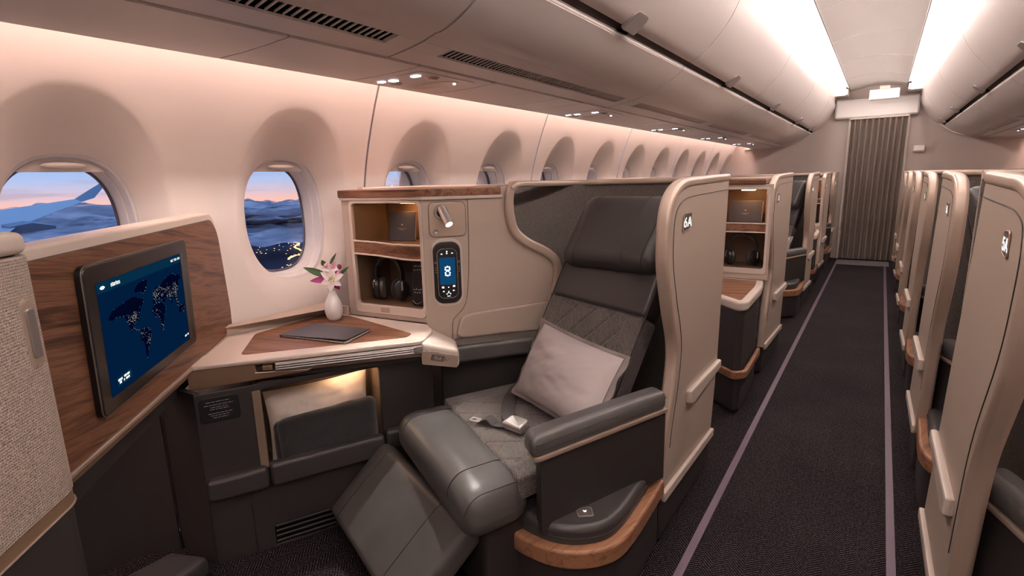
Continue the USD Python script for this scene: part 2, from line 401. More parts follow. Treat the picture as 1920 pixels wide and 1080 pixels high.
def rcube(size, r, n=(8, 8, 4), k=3):
    """Rounded block about the origin with an even grid, so that it can be bent and puffed afterwards."""
    s = np.array(size, float) / 2
    def ax(i):
        q = min(r, s[i]); a = q * (1 - np.cos(np.linspace(0, np.pi / 2, k + 1)))
        return np.concatenate([-s[i] + a, np.linspace(-s[i] + q, s[i] - q, n[i] + 1)[1:-1], (s[i] - a)[::-1]])
    g = [ax(i) for i in range(3)]; V, F, base = [], [], 0
    for d in range(3):
        u, w = (d + 1) % 3, (d + 2) % 3
        A, B = np.meshgrid(g[u], g[w], indexing="ij")
        for sg in (-1, 1):
            p = np.zeros(A.shape + (3,)); p[..., d] = sg * s[d]; p[..., u] = A; p[..., w] = B
            i = np.arange(A.size).reshape(A.shape) + base
            q = np.stack([i[:-1, :-1], i[1:, :-1], i[1:, 1:], i[:-1, 1:]], -1).reshape(-1, 4)
            F.append(tri(q if sg > 0 else q[:, ::-1])); V.append(p.reshape(-1, 3)); base += A.size
    V, F = np.vstack(V), np.vstack(F)
    core = np.clip(V, -(s - np.minimum(r, s)), s - np.minimum(r, s)); d = V - core
    V = core + np.minimum(r, s) * d / np.maximum(np.linalg.norm(d / np.maximum(np.minimum(r, s), 1e-9), axis=1, keepdims=True), 1e-9) / np.maximum(np.minimum(r, s), 1e-9)
    m = trimesh.Trimesh(V, F, process=True); m.merge_vertices(digits_vertex=6)
    return np.array(m.vertices), np.array(m.faces)
def warp(m, c, size):
    """Block of the given size carried into the hexahedron c[i][j][k] (i, j, k along x, y, z)."""
    v, f = m; t = v / np.array(size) + 0.5; c = np.array(c, float); out = 0
    for i, j, k in np.ndindex(2, 2, 2):
        w = (t[:, 0] if i else 1 - t[:, 0]) * (t[:, 1] if j else 1 - t[:, 1]) * (t[:, 2] if k else 1 - t[:, 2])
        out = out + w[:, None] * c[i, j, k]
    e = c[1, 0, 0] - c[0, 0, 0], c[0, 1, 0] - c[0, 0, 0], c[0, 0, 1] - c[0, 0, 0]
    return out, (f if np.dot(np.cross(e[0], e[1]), e[2]) > 0 else f[:, ::-1])
def grid(P, thick=0.0, flip=False):
    """Surface from a grid of points; thick closes it into a sheet (thickness along its normals, backwards)."""
    P = np.array(P, float); a, b = P.shape[:2]
    i = np.arange(a * b).reshape(a, b)
    q = tri(np.stack([i[:-1, :-1], i[1:, :-1], i[1:, 1:], i[:-1, 1:]], -1).reshape(-1, 4))
    if flip:
        q = q[:, ::-1]
    V = P.reshape(-1, 3)
    if thick <= 0:
        return V, q
    du, dv = np.gradient(P, axis=0), np.gradient(P, axis=1)
    N = np.cross(du, dv); N /= np.linalg.norm(N, axis=2, keepdims=True) + 1e-12
    if flip:
        N = -N
    W = (P - thick * N).reshape(-1, 3); o = len(V)
    e = np.concatenate([i[:-1, 0], i[-1, :-1], i[:0:-1, -1], i[0, :0:-1]])
    side = tri(np.stack([e, np.roll(e, -1), np.roll(e, -1) + o, e + o], 1))
    return np.vstack([V, W]), np.vstack([q, q[:, ::-1] + o, side if flip else side[:, ::-1]])

# ------------------------------------------------------------------ things and parts
def tag(p, label=None, cat_=None, group=None, kind=None):
    for k, v in (("label", label), ("category", cat_), ("group", group), ("kind", kind)):
        if v:
            p.SetCustomDataByKey(k, v)
class Thing:
    """A top-level Xform at the thing's base; parts are given in cabin coordinates (mirrored to the right side when mir)."""
    def __init__(self, name, base, label=None, cat_=None, group=None, kind=None, mir=False):
        self.path, self.name, self.mir = numbered("/World", name), name, mir
        b = np.array(base, float)
        if mir:
            b[0] = 2 * XC - b[0]
        self.base = b
        x = UsdGeom.Xform.Define(stage, self.path); x.AddTranslateOp().Set(Gf.Vec3d(*map(float, b)))
        self.prim = x.GetPrim(); tag(self.prim, label, cat_, group, kind)
    def part(self, name, m, material, parent=None, label=None, smooth=35, kind=None, raw=False):
        v, f = compact(m)
        if self.mir and not raw:
            v = v.copy(); v[:, 0] = 2 * XC - v[:, 0]; f = f[:, ::-1]
        path = numbered(parent or self.path, name)
        usdkit.mesh(stage, path, trimesh.Trimesh(v - self.base, f, process=False), M[material], smooth=smooth)
        if label or kind:
            tag(stage.GetPrimAtPath(path), label, None, None, kind)
        return path
def single(name, m, material, label, cat_, group=None, kind=None, smooth=35):
    path = numbered("/World", name)
    usdkit.mesh(stage, path, trimesh.Trimesh(np.array(m[0]), np.array(m[1]), process=False), M[material], smooth=smooth)
    tag(stage.GetPrimAtPath(path), label, cat_, group, kind)
    return path
def copy(t, move, label, group=None, cat_=None):
    """The thing again, moved; its parts come with it."""
    path = numbered("/World", t.name)
    x = UsdGeom.Xform.Define(stage, path).GetPrim(); x.GetReferences().AddInternalReference(t.path)
    x.GetAttribute("xformOp:translate").Set(Gf.Vec3d(*map(float, t.base + np.array(move, float))))
    x.SetInstanceable(True); tag(x, label, cat_, group)
    return path
def text(s, h, o, X, Y, depth=0.0006, bold=False, center=True):
    m = meshkit.text_mesh(s, h, depth, bold); v, f = np.array(m.vertices), np.array(m.faces)
    if center:
        v[:, 0] -= (v[:, 0].min() + v[:, 0].max()) / 2; v[:, 1] -= (v[:, 1].min() + v[:, 1].max()) / 2
    return place((v, f), o, X, Y)
def compact(m):
    v, f = np.asarray(m[0], float), np.asarray(m[1], int)
    use = np.unique(f)
    if len(use) == len(v):
        return v, f
    new = np.full(len(v), -1); new[use] = np.arange(len(use))
    return v[use], new[f]
def unit(*v):
    v = np.array(v, float); return v / np.linalg.norm(v)
# ================================================================== THE CABIN
def wall_x(z):
    return np.interp(z, WZ, WX)
_wz = np.array([0, 0.4, 0.74, 1.05, 1.345, 1.64, 1.85, 1.98])
_wx = np.array([-2.225, -2.225, -2.232, -2.255, -2.25, -2.155, -2.07, -2.00])
WZ = np.linspace(0, 1.98, 100)
WX = np.interp(WZ, _wz, _wx)
for _ in range(60):
    WX[1:-1] = (WX[:-2] + 2 * WX[1:-1] + WX[2:]) / 4

fl = Thing("floor", (XC, 4, 0), kind="structure")
fl.part("carpet", box(-2.2, 1.9, Y0, Y1, -0.03, 0.0), "carpet")
for x in (-0.456, 0.150):
    fl.part("edge_strip", box(x - 0.014, x + 0.014, Y0, 9.3, -0.002, 0.004, 0.001), "strip_purple", label="purple guide strip along the aisle edge")
fl.part("threshold", extr(rr(-0.47, 0.2, 9.25, 9.75, 0.02), -0.002, 0.006, 0.002), "threshold", label="grey threshold plate below the curtain")

PITCH, WIN0 = 0.82, 0.70
def window_cell(yc, y0, y1, scoop=True):
    """One cell of side wall round a window: opening, scooped recess with a crisp upper rim, flat field."""
    n = 96; ph = np.arange(n) * 2 * np.pi / n; c, s = np.cos(ph), np.sin(ph); zc = 1.19
    sup = lambda rx, rz, p: (rx * np.sign(c) * abs(c) ** (2 / p), rz * np.sign(s) * abs(s) ** (2 / p))
    ay, az = sup(0.202, 0.283, 2.5)
    by, bz = sup(0.285, np.where(s > 0, 0.50, 0.44), 2.2)
    k = np.minimum((y1 - yc) / np.maximum(abs(c), 1e-9) / 1.0, np.where(s > 0, 1.97 - zc, zc - 0.30) / np.maximum(abs(s), 1e-9))
    ry, rz = c * k, s * k
    for cy, cz in ((1, 1), (-1, 1), (-1, -1), (1, -1)):      # pull the nearest ray onto each corner of the cell
        tx, tz = cy * (y1 - yc), cz * (0.78 if cz > 0 else 0.89)
        i = np.argmin((ry - tx) ** 2 + (rz - tz) ** 2); ry[i], rz[i] = tx, tz
    ts = np.concatenate([np.linspace(0, 1, 13), 1 + np.linspace(0, 1, 9)[1:]])
    V = []
    for t in ts:
        if t <= 1:
            y, z = ay + (by - ay) * t, az + (bz - az) * t
        else:
            y, z = by + (ry - by) * (t - 1), bz + (rz - bz) * (t - 1)
        top = np.clip(s * 0.5 + 0.5, 0, 1)
        p = 1.12 + 0.7 * (1 - top) ** 1.5
        depth = (0.055 + 0.050 * top) * np.clip(1 - t, 0, 1) ** p
        V.append(np.stack([wall_x(z + zc) - depth, y + yc, z + zc], 1))
    V = np.vstack(V); F = []
    for i in range(len(ts) - 1):
        a, b = np.arange(n) + i * n, np.arange(n) + (i + 1) * n
        F.append(np.stack([a, np.roll(a, -1), np.roll(b, -1), b], 1))
    return (V, tri(np.vstack(F))[:, ::-1]), np.stack([ay + yc, az + zc], 1), V[:n]

mat("joint_strip", (0.42, 0.35, 0.31), 0.5)
wl = Thing("wall_left", (-2.2, 4, 0), kind="structure")
wr = Thing("wall_right", (-2.2, 4, 0), kind="structure", mir=True)
def wall_strip(y0, y1, z0, z1):
    z = np.linspace(z0, z1, 40); y = np.array([y0, y1])
    P = np.stack([np.broadcast_to(wall_x(z)[:, None], (40, 2)), np.broadcast_to(y, (40, 2)), np.broadcast_to(z[:, None], (40, 2))], -1)
    return grid(P, 0, flip=True)
rims = []
for j in range(-2, 6):
    a = 0.29 + 1.64 * j
    g = 0.006
    cells = []
    if j >= 0:
        for k in (0, 1):
            yc = WIN0 + PITCH * (2 * j + k)
            m, rim, rim3 = window_cell(yc, a + PITCH * k, a + PITCH * (k + 1))
            m[0][:, 1] = np.clip(m[0][:, 1], a + g, a + 1.64 - g)
            cells.append(m); rims.append((yc, rim, rim3))
        cells.append(wall_strip(a + g, a + 1.64 - g, 0, 0.30))
    else:
        cells.append(wall_strip(a + g, a + 1.64 - g, 0, 1.97))
    wl.part("panel", cat(*cells), "wall_shell", smooth=50)
    wl.part("joint", grid(np.stack([np.stack([wall_x(WZ) - 0.006, np.full(100, a + 1.64 - 0.014), WZ], 1), np.stack([wall_x(WZ) - 0.006, np.full(100, a + 1.64 + 0.014), WZ], 1)], 1), 0.004, flip=True), "joint_strip")
    wr.part("panel", wall_strip(a + g, a + 1.64 - g, 0, 1.97), "wall_shell", smooth=50)

for i, (yc, rim, r3) in enumerate(rims):
    if yc > 9.6:
        continue
    w = Thing("window_%d" % (i + 1), (-2.3, yc, 0.9), kind="structure")
    # reveal: a tapering tube from the wall opening out to the glass, with a step half way
    n = len(rim); cen = np.array([yc, 1.19])
    steps = [(1.045, 0.004), (1.045, -0.006), (1.0, -0.008), (0.965, -0.012), (0.950, -0.06), (0.925, -0.062), (0.905, -0.135)]
    V = []
    for s, dx in steps:
        q = cen + (rim - cen) * s
        V.append(np.column_stack([r3[:, 0] + dx, q]))
    V = np.vstack(V); F = []
    for k in range(len(steps) - 1):
        a, b = np.arange(n) + k * n, np.arange(n) + (k + 1) * n
        F.append(np.stack([a, np.roll(a, -1), np.roll(b, -1), b], 1))
    w.part("window_frame", (V, tri(np.vstack(F))), "ceiling_shell")
    q = cen + (rim - cen) * 0.915
    xg = r3[:, 0] - 0.134
    pv = np.vstack([np.column_stack([xg, q]), [[xg.mean(), *cen]]])
    w.part("pane", (pv, np.stack([np.roll(np.arange(n), -1), np.arange(n), np.full(n, n)], 1)), "glass", smooth=False)
    gk = cen + (rim - cen) * 0.892
    w.part("seal", sweep(np.column_stack([xg + 0.003, gk]), oval(0.006, 0.006, 6), up=(1, 0, 0), closed=True), "wing_dark")
    w.part("bezel_gap", sweep(np.column_stack([r3[:, 0] + 0.001, cen + (rim - cen) * 1.052]), oval(0.0022, 0.0022, 6), up=(1, 0, 0), closed=True), "plaque_dark")
    # shade, raised until only its lower edge shows
    up = rim[:, 1] > 1.19 + 0.235
    sh = rim[up]; sh = sh[np.argsort(-sh[:, 0])]
    sh = cen + (sh - cen) * 0.945
    zb = sh[:, 1].min()
    o = np.vstack([[[sh[0, 0], zb]], sh[1:-1], [[sh[-1, 0], zb]]])
    xs = np.interp(1.44, r3[:, 2][np.argsort(r3[:, 2])][-20:], r3[:, 0][np.argsort(r3[:, 2])][-20:])
    sp = w.part("shade", place(extr(o, -0.004, 0.004, 0.0015), (xs - 0.032, 0, 0), (0, 1, 0), (0, 0, 1)), "wall_shell")
    w.part("shade_pull", place(ball((0.065, 0.011, 0.016), k=3), (xs - 0.016, yc, zb + 0.022), (0, 1, 0), (0, 0, 1)), "ceiling_shell", parent=sp)

# -------- cove above the side walls, ceiling strips and the overhead line, mirrored left and right
def prism_y(profile, y0, y1, thick=0.006, flip=False):
    """Sheet with an (x, z) profile running along the cabin."""
    p = np.array(profile, float)
    P = np.stack([np.column_stack([p[:, 0], np.full(len(p), y), p[:, 1]]) for y in (y0, y1)], 1)
    return grid(P, thick, flip)
DOOR = smooth_line([(-0.962, 1.992), (-0.915, 2.012), (-0.835, 2.085), (-0.765, 2.175), (-0.715, 2.28), (-0.700, 2.36)], 5)
LOWER = smooth_line([(-1.222, 1.828), (-1.17, 1.842), (-1.08, 1.888), (-0.995, 1.947)], 5)
GROOVE = [(-0.995, 1.947), (-0.990, 1.958), (-1.012, 1.985), (-1.010, 2.03), (-0.98, 2.04)]
AIR = [(-1.452, 1.783), (-1.36, 1.795), (-1.29, 1.808), (-1.226, 1.826)]
PSU = [(-1.855, 1.782), (-1.845, 1.776), (-1.70, 1.774), (-1.56, 1.777), (-1.460, 1.781)]
LIP = [(-1.88, 1.802), (-1.872, 1.788), (-1.855, 1.780)]
SEAMS = [-0.42 + 1.82 * k for k in range(-1, 7)]
bin_no = 0
ORD = ["nearest", "second", "third", "fourth", "fifth", "sixth", "seventh", "eighth"]
for mir in (False, True):
    side = "right" if mir else "left"
    cv = Thing("trim_2" if mir else "trim_1", (-1.9, 4, 1.8), kind="structure", mir=mir)
    cv.part("cove_back", prism_y([(-2.03, 1.945), (-1.94, 1.985), (-1.80, 1.93), (-1.78, 1.80)], Y0, Y1, 0.005), "ceiling_shell")
    cv.part("cove_lip", prism_y(LIP, Y0, Y1, 0.006), "bin_shell")
    cv.part("backing", prism_y([(-1.84, 1.806), (-1.66, 1.800), (-1.46, 1.806), (-1.36, 1.845), (-1.22, 1.865), (-1.06, 1.935), (-1.045, 2.03), (-0.98, 2.07), (-0.86, 2.12), (-0.77, 2.25), (-0.745, 2.38)], Y0, Y1, 0.003), "backing_dark", smooth=False)
    st = Thing("cove_light", (-1.9, 4, 1.85), "long warm light strip hidden above the %s window wall, washing it pink" % side, "light", mir=mir)
    st.part("tube", box(-1.875, -1.855, Y0 + 0.1, Y1 - 0.02, 1.822, 1.834, 0.003), "cove_glow")
    st.part("channel", box(-1.885, -1.850, Y0 + 0.1, Y1 - 0.02, 1.808, 1.820, 0.002), "bin_shell")
    for k, (a, b) in enumerate(zip(SEAMS[:-1], SEAMS[1:])):
        g = 0.005
        a, b = a + g, min(b - g, Y1 - 0.01)
        if b < a:
            continue
        where = ("%s overhead bin on the %s side" % (ORD[k - 1], side)) if k >= 1 else ("unseen overhead bin behind the camera, %s side" % side)
        t = Thing("overhead_bin", (-1.0, (a + b) / 2, 1.95), "pale curved " + where + (", grey latch" if k < 1 else " of the aisle, with grey latch"), "overhead bin", "overhead bins along the cabin", mir=mir)
        d = t.part("door", prism_y(DOOR, a, b, 0.02), "bin_shell", smooth=50)
        t.part("lower_panel", prism_y(LOWER, a, b, 0.012), "bin_shell", smooth=50)
        t.part("edge_bead", sweep([(-0.993, a, 1.950), (-0.993, b, 1.950)], oval(0.006, 0.006, 8), up=(0, 0, 1)), "ceiling_shell")
        t.part("groove", prism_y(GROOVE, a, b, 0.004), "bin_dark")
        yl = (a + b) / 2
        X, Y = np.array([0, 1, 0.0]), unit(0.075, 0, 0.065)
        lt = t.part("latch", place(extr(rounded([(-0.062, -0.045), (0.062, -0.045), (0.070, 0.05), (-0.070, 0.05)], [0.01, 0.01, 0.035, 0.035], 6), 0.004, 0.026, 0.006), (-0.930, yl, 1.996), X, Y, np.cross(X, Y) * (1 if np.cross(X, Y)[0] > 0 else -1)), "latch_grey", label="grey latch paddle")
        t.part("latch_shadow_gap", place(extr(rr(-0.055, 0.055, -0.012, 0.012, 0.01), -0.004, 0.003), (-0.972, yl, 1.964), X, Y), "backing_dark", parent=lt)
        if not mir:
            for q, (yy, s) in enumerate(((b - 0.28, "6A"), (b - 0.10, "5A"))):
                t.part("row_mark", text(s, 0.028, (-1.0115 + 0.004, yy - 0.05, 2.005), (0, -1, 0), unit(0.0, 0, 1), 0.0008), "bin_dark", smooth=False)
        # air outlet panel with its slats
        ag = Thing("air_panel", (-1.34, (a + b) / 2, 1.80), "%s air outlet panel with slatted grille beside the %s overhead bins" % (ORD[k - 1] if k else "unseen first", side), "air vent", "air outlet panels", mir=mir)
        ga, gb = a + 0.14, b - 0.10
        e1, e2 = np.array([-1.36, 1.795]), np.array([-1.29, 1.808])
        ag.part("panel_edge", prism_y(AIR[:2], a, b, 0.008), "bin_shell")
        ag.part("panel_edge", prism_y(AIR[2:], a, b, 0.008), "bin_shell")
        ag.part("panel_end", prism_y(AIR[1:3], a, ga, 0.008), "bin_shell")
        ag.part("panel_end", prism_y(AIR[1:3], gb, b, 0.008), "bin_shell")
        ag.part("duct", prism_y([e1 + (0, 0.03), e2 + (0, 0.03)], ga, gb, 0.004), "grille_dark")
        ns = 62
        sl = []
        for i in range(ns + 1):
            y = ga + (gb - ga) * i / ns
            sl.append(place(box(-0.036, 0.036, -0.0030, 0.0030, -0.005, 0.0, 0.001), ((e1 + e2)[0] / 2, y, (e1 + e2)[1] / 2 + 0.004), unit(0.07, 0, 0.013), (0, 1, 0), unit(-0.013, 0, 0.07)))
        if k in (1, 2) and not mir:
            for m in sl:
                ag.part("slat", m, "bin_shell", smooth=False)
        else:
            ag.part("slats", cat(*sl), "bin_shell", smooth=False, kind="stuff")
    # service strip panels between the air panels and the cove
    ys = [-2.6, -1.05, -0.1]
    for k in range(0, 6):
        u = 1.56 + 1.64 * k - 1.64
        ys += [u, u + 0.48, u + 0.48 + 0.62] if k == 0 else [u, u + 0.48, u + 0.48 + 0.60, u + 0.48 + 0.86]
    ys = [y for y in sorted(set(round(y, 3) for y in ys)) if y < Y1 - 0.3] + [Y1 - 0.01]
    lights = [round(1.56 + 1.64 * k - 1.64, 3) for k in range(0, 6)]
    n_l = 0
    cp = Thing("ceiling_service_strip", (-1.65, 4, 1.78), "row of pale service panels between the %s window wall and the overhead bins" % side, "ceiling panel", mir=mir)
    for a, b in zip(ys[:-1], ys[1:]):
        cp.part("panel", prism_y(PSU, a + 0.003, b - 0.003, 0.012), "bin_shell", smooth=50)
        if a in lights and a > 0 and n_l < 5:
            n_l += 1
            s = Thing("passenger_service_unit", (-1.65, a, 1.77), "%s overhead unit with three small lit signs on the %s side" % (ORD[n_l - 1], side), "reading light", "overhead units with lit signs", mir=mir)
            z = 1.7765
            s.part("plate", extr(rr(-1.80, -1.50, a + 0.05, a + 0.40, 0.03), z - 0.014, z + 0.004, 0.003), "bin_shell")
            for (x, y, w, h) in ((-1.765, a + 0.075, 0.019, 0.012), (-1.705, a + 0.085, 0.020, 0.018), (-1.57, a + 0.075, 0.023, 0.013)):
                s.part("sign", extr(oval(w, h, 20, 3, x, y + 0.02), z - 0.018, z - 0.012), "sign_glow", label="lit white sign")
            for (x, y) in ((-1.745, a + 0.155), (-1.545, a + 0.165)):
                s.part("nozzle", place(lathe([(0.0, -0.012), (0.018, -0.012), (0.028, -0.004), (0.032, 0.0)], 24), (x, y, z - 0.012)), "steel_soft")
            s.part("recess", extr(oval(0.12, 0.045, 32, 3, -1.655, a + 0.30), z - 0.017, z - 0.012, 0.002), "bronze_pale")
            s.part("lens", place(ball((0.007, 0.007, 0.005)), (-1.56, a + 0.32, z - 0.017)), "bulb_glow")
    # soft white coves along the ceiling centre
    cl = Thing("ceiling_light", (-0.6, 4, 2.45), "bright recessed light strip along the %s edge of the ceiling" % side, "light", mir=mir)
    for a, b in zip(np.arange(Y0, Y1 - 0.4, 1.78), np.arange(Y0, Y1 - 0.4, 1.78) + 1.78):
        cl.part("diffuser", prism_y(smooth_line([(-0.735, 2.430), (-0.730, 2.490), (-0.695, 2.535), (-0.64, 2.553), (-0.625, 2.555)], 4), a + 0.003, min(b, Y1 - 0.42) - 0.003, 0.004, flip=False), "strip_glow", smooth=60)
    cl.part("inner_panel", prism_y(smooth_line([(-0.625, 2.556), (-0.565, 2.555), (-0.514, 2.538)], 4), Y0, Y1, 0.004), "ceiling_shell", smooth=60)
    cl.part("shelf", prism_y([(-0.72, 2.37), (-0.700, 2.372), (-0.682, 2.452), (-0.688, 2.455), (-0.740, 2.425)], Y0, Y1, 0.004), "bin_shell", smooth=60)
    cl.part("end_cap", box(-0.735, -0.545, Y1 - 0.425, Y1 - 0.40, 2.43, 2.56, 0.004), "ceiling_shell")
    cl.part("end_soffit", box(-0.735, -0.52, Y1 - 0.41, Y1 - 0.01, 2.44, 2.52, 0.004), "ceiling_shell")
    cl.part("tube", box(-0.722, -0.704, Y0 + 0.05, Y1 - 0.50, 2.458, 2.472, 0.003), "tube_glow")
    cl.part("shadow_gap", sweep([(-0.7015, Y0, 2.366), (-0.7015, Y1, 2.366)], oval(0.005, 0.005, 6)), "backing_dark")
    cl.part("rail", sweep([(-0.510, Y0, 2.534), (-0.510, Y1, 2.534)], oval(0.006, 0.006, 8)), "steel_soft")

ce = Thing("ceiling", (XC, 4, 2.5), kind="structure")
for a in np.arange(Y0, Y1, 1.25):
    b = min(a + 1.25, Y1)
    x = np.linspace(-0.503, 2 * XC + 0.503, 9); z = 2.538 + 0.055 * (1 - ((x - XC) / 0.338) ** 2)
    ce.part("panel", prism_y(np.column_stack([x, z]), a + 0.004, b - 0.004, 0.01), "ceiling_shell", smooth=60)
ce.part("roof", prism_y([(-2.4, 2.0), (-1.6, 2.66), (2 * XC + 1.6, 2.66), (2 * XC + 2.4, 2.0)], Y0 - 0.1, Y1 + 0.1, 0.02), "ceiling_shell")

# -------- the end wall, its doorway frame, curtain, header and sign
be = Thing("wall_back", (XC, Y1, 0), kind="structure")
DX0, DX1, DZ = -0.475, 0.245, 2.10
outer = np.array([(-2.4, -0.02), (2 * XC + 2.4, -0.02), (2 * XC + 2.4, 2.62), (-2.4, 2.62)])
be.part("bulkhead", place(extr(outer, -0.05, 0.0), (0, Y1, 0), (1, 0, 0), (0, 0, 1)), "bulkhead_shell", smooth=False)
hd_ = Thing("trim_5", (XC, Y1, 2.13), kind="structure")
hd_.part("header", box(-0.68, 2 * XC + 0.68, Y1 - 0.10, Y1, 2.13, 2.40, 0.02), "ceiling_shell")
do_ = Thing("door_1", (XC, Y1, 0), kind="structure")
for x in (DX0, DX1):
    do_.part("door_post", box(x - 0.018, x + 0.018, Y1 - 0.06, Y1, 0, 2.13, 0.006), "beige_light")
for mir in (False, True):
    bt = Thing("trim_4" if mir else "trim_3", (-1.2, Y1 - 0.03, 1.9), kind="structure", mir=mir)
    curve = np.vstack([[(-1.95, 1.765)], PSU[1:], AIR[1:], LOWER, DOOR[4:], [(-0.69, 2.42)]])
    curve = smooth_line(curve[::3], 4)
    bt.part("end_rim", sweep(np.column_stack([curve[:, 0] + 0.004, np.full(len(curve), Y1 - 0.025), curve[:, 1] - 0.012]), rr(-0.012, 0.012, -0.03, 0.03, 0.006), up=(0, 1, 0)), "bin_shell")
n = 240
x = np.linspace(DX0 + 0.02, DX1 - 0.02, n)
zs = np.linspace(0.02, 2.105, 14)
P = np.zeros((14, n, 3))
for i, z in enumerate(zs):
    u = (x - x[0]) / (x[-1] - x[0])
    fold = 0.032 * np.sin(u * 2 * np.pi * 9.5 + 0.5 * np.sin(u * 9) + 0.2 * math.sin(z * 2)) + 0.006 * np.sin(u * 23 + z)
    P[i] = np.column_stack([x, Y1 - 0.10 + fold * (0.75 + 0.25 * (1 - z / 2.1)), np.full(n, z)])
ct = Thing("curtain", (XC, Y1 - 0.1, 0.02), "brown pleated curtain closing the doorway at the end of the aisle", "curtain")
ct.part("cloth", grid(P, 0.003), "curtain_cloth", smooth=60)
ct.part("hem", grid(P[-2:] + np.array([0, -0.004, 0]), 0.003), "curtain_cloth", smooth=60)
ct.part("rail", box(DX0, DX1, Y1 - 0.13, Y1 - 0.07, 2.105, 2.128, 0.004), "beige_light")
si = Thing("hanging_sign", (-0.08, Y1 - 0.3, 2.3), "blank cream sign box hanging from the ceiling above the curtain", "sign")
si.part("case", box(-0.255, 0.095, Y1 - 0.42, Y1 - 0.34, 2.335, 2.475, 0.008), "bin_shell")
si.part("bracket", box(-0.14, -0.02, Y1 - 0.40, Y1 - 0.36, 2.47, 2.52, 0.004), "beige_light")
si = Thing("wall_unit", (0.45, Y1, 1.65), "small cream box on the bulkhead to the right of the curtain", "wall unit")
si.part("case", box(0.335, 0.475, Y1 - 0.045, Y1, 1.60, 1.70, 0.008), "beige_light")
si.part("lid", box(0.345, 0.465, Y1 - 0.055, Y1 - 0.043, 1.62, 1.69, 0.004), "ceiling_shell")
bf = Thing("wall_front", (XC, Y0, 0), kind="structure")
bf.part("bulkhead", place(extr(outer, 0.0, 0.05), (0, Y0, 0), (1, 0, 0), (0, 0, 1)), "bulkhead_shell", smooth=False)
# ================================================================== SEATS
L_FRONT = smooth_line([(1.745, 0.20), (1.79, 0.42), (1.855, 0.60), (1.872, 0.74), (1.80, 0.90), (1.742, 1.05), (1.737, 1.18), (1.765, 1.258), (1.83, 1.302), (1.92, 1.322), (2.06, 1.328)], 5)
L_REAR = np.array([(2.553, 1.336), (2.51, 0.50), (2.45, 0.16)])
R_FRONT = smooth_line([(1.60, 0.20), (1.555, 0.43), (1.50, 0.70), (1.36, 0.95), (1.315, 1.12), (1.318, 1.22), (1.36, 1.285), (1.46, 1.312), (1.56, 1.318)], 5)
R_REAR = np.array([(1.915, 1.325), (1.99, 1.0), (2.07, 0.7), (2.14, 0.4), (2.20, 0.16)])
PAN = np.array([-1.593, 1.662]); PD = np.array([0.6392, 0.7690]); PN = np.array([0.7690, -0.6392])
def pan3(t, z, off=0.0):
    p = PAN + t * PD + off * PN
    return np.array([p[0], p[1], z])
WING = smooth_line([(0.555, 0.70), (0.585, 0.80), (0.610, 0.91), (0.602, 0.98), (0.55, 1.028), (0.465, 1.075), (0.41, 1.125), (0.390, 1.19), (0.386, 1.25), (0.392, 1.30), (0.415, 1.325)], 5)

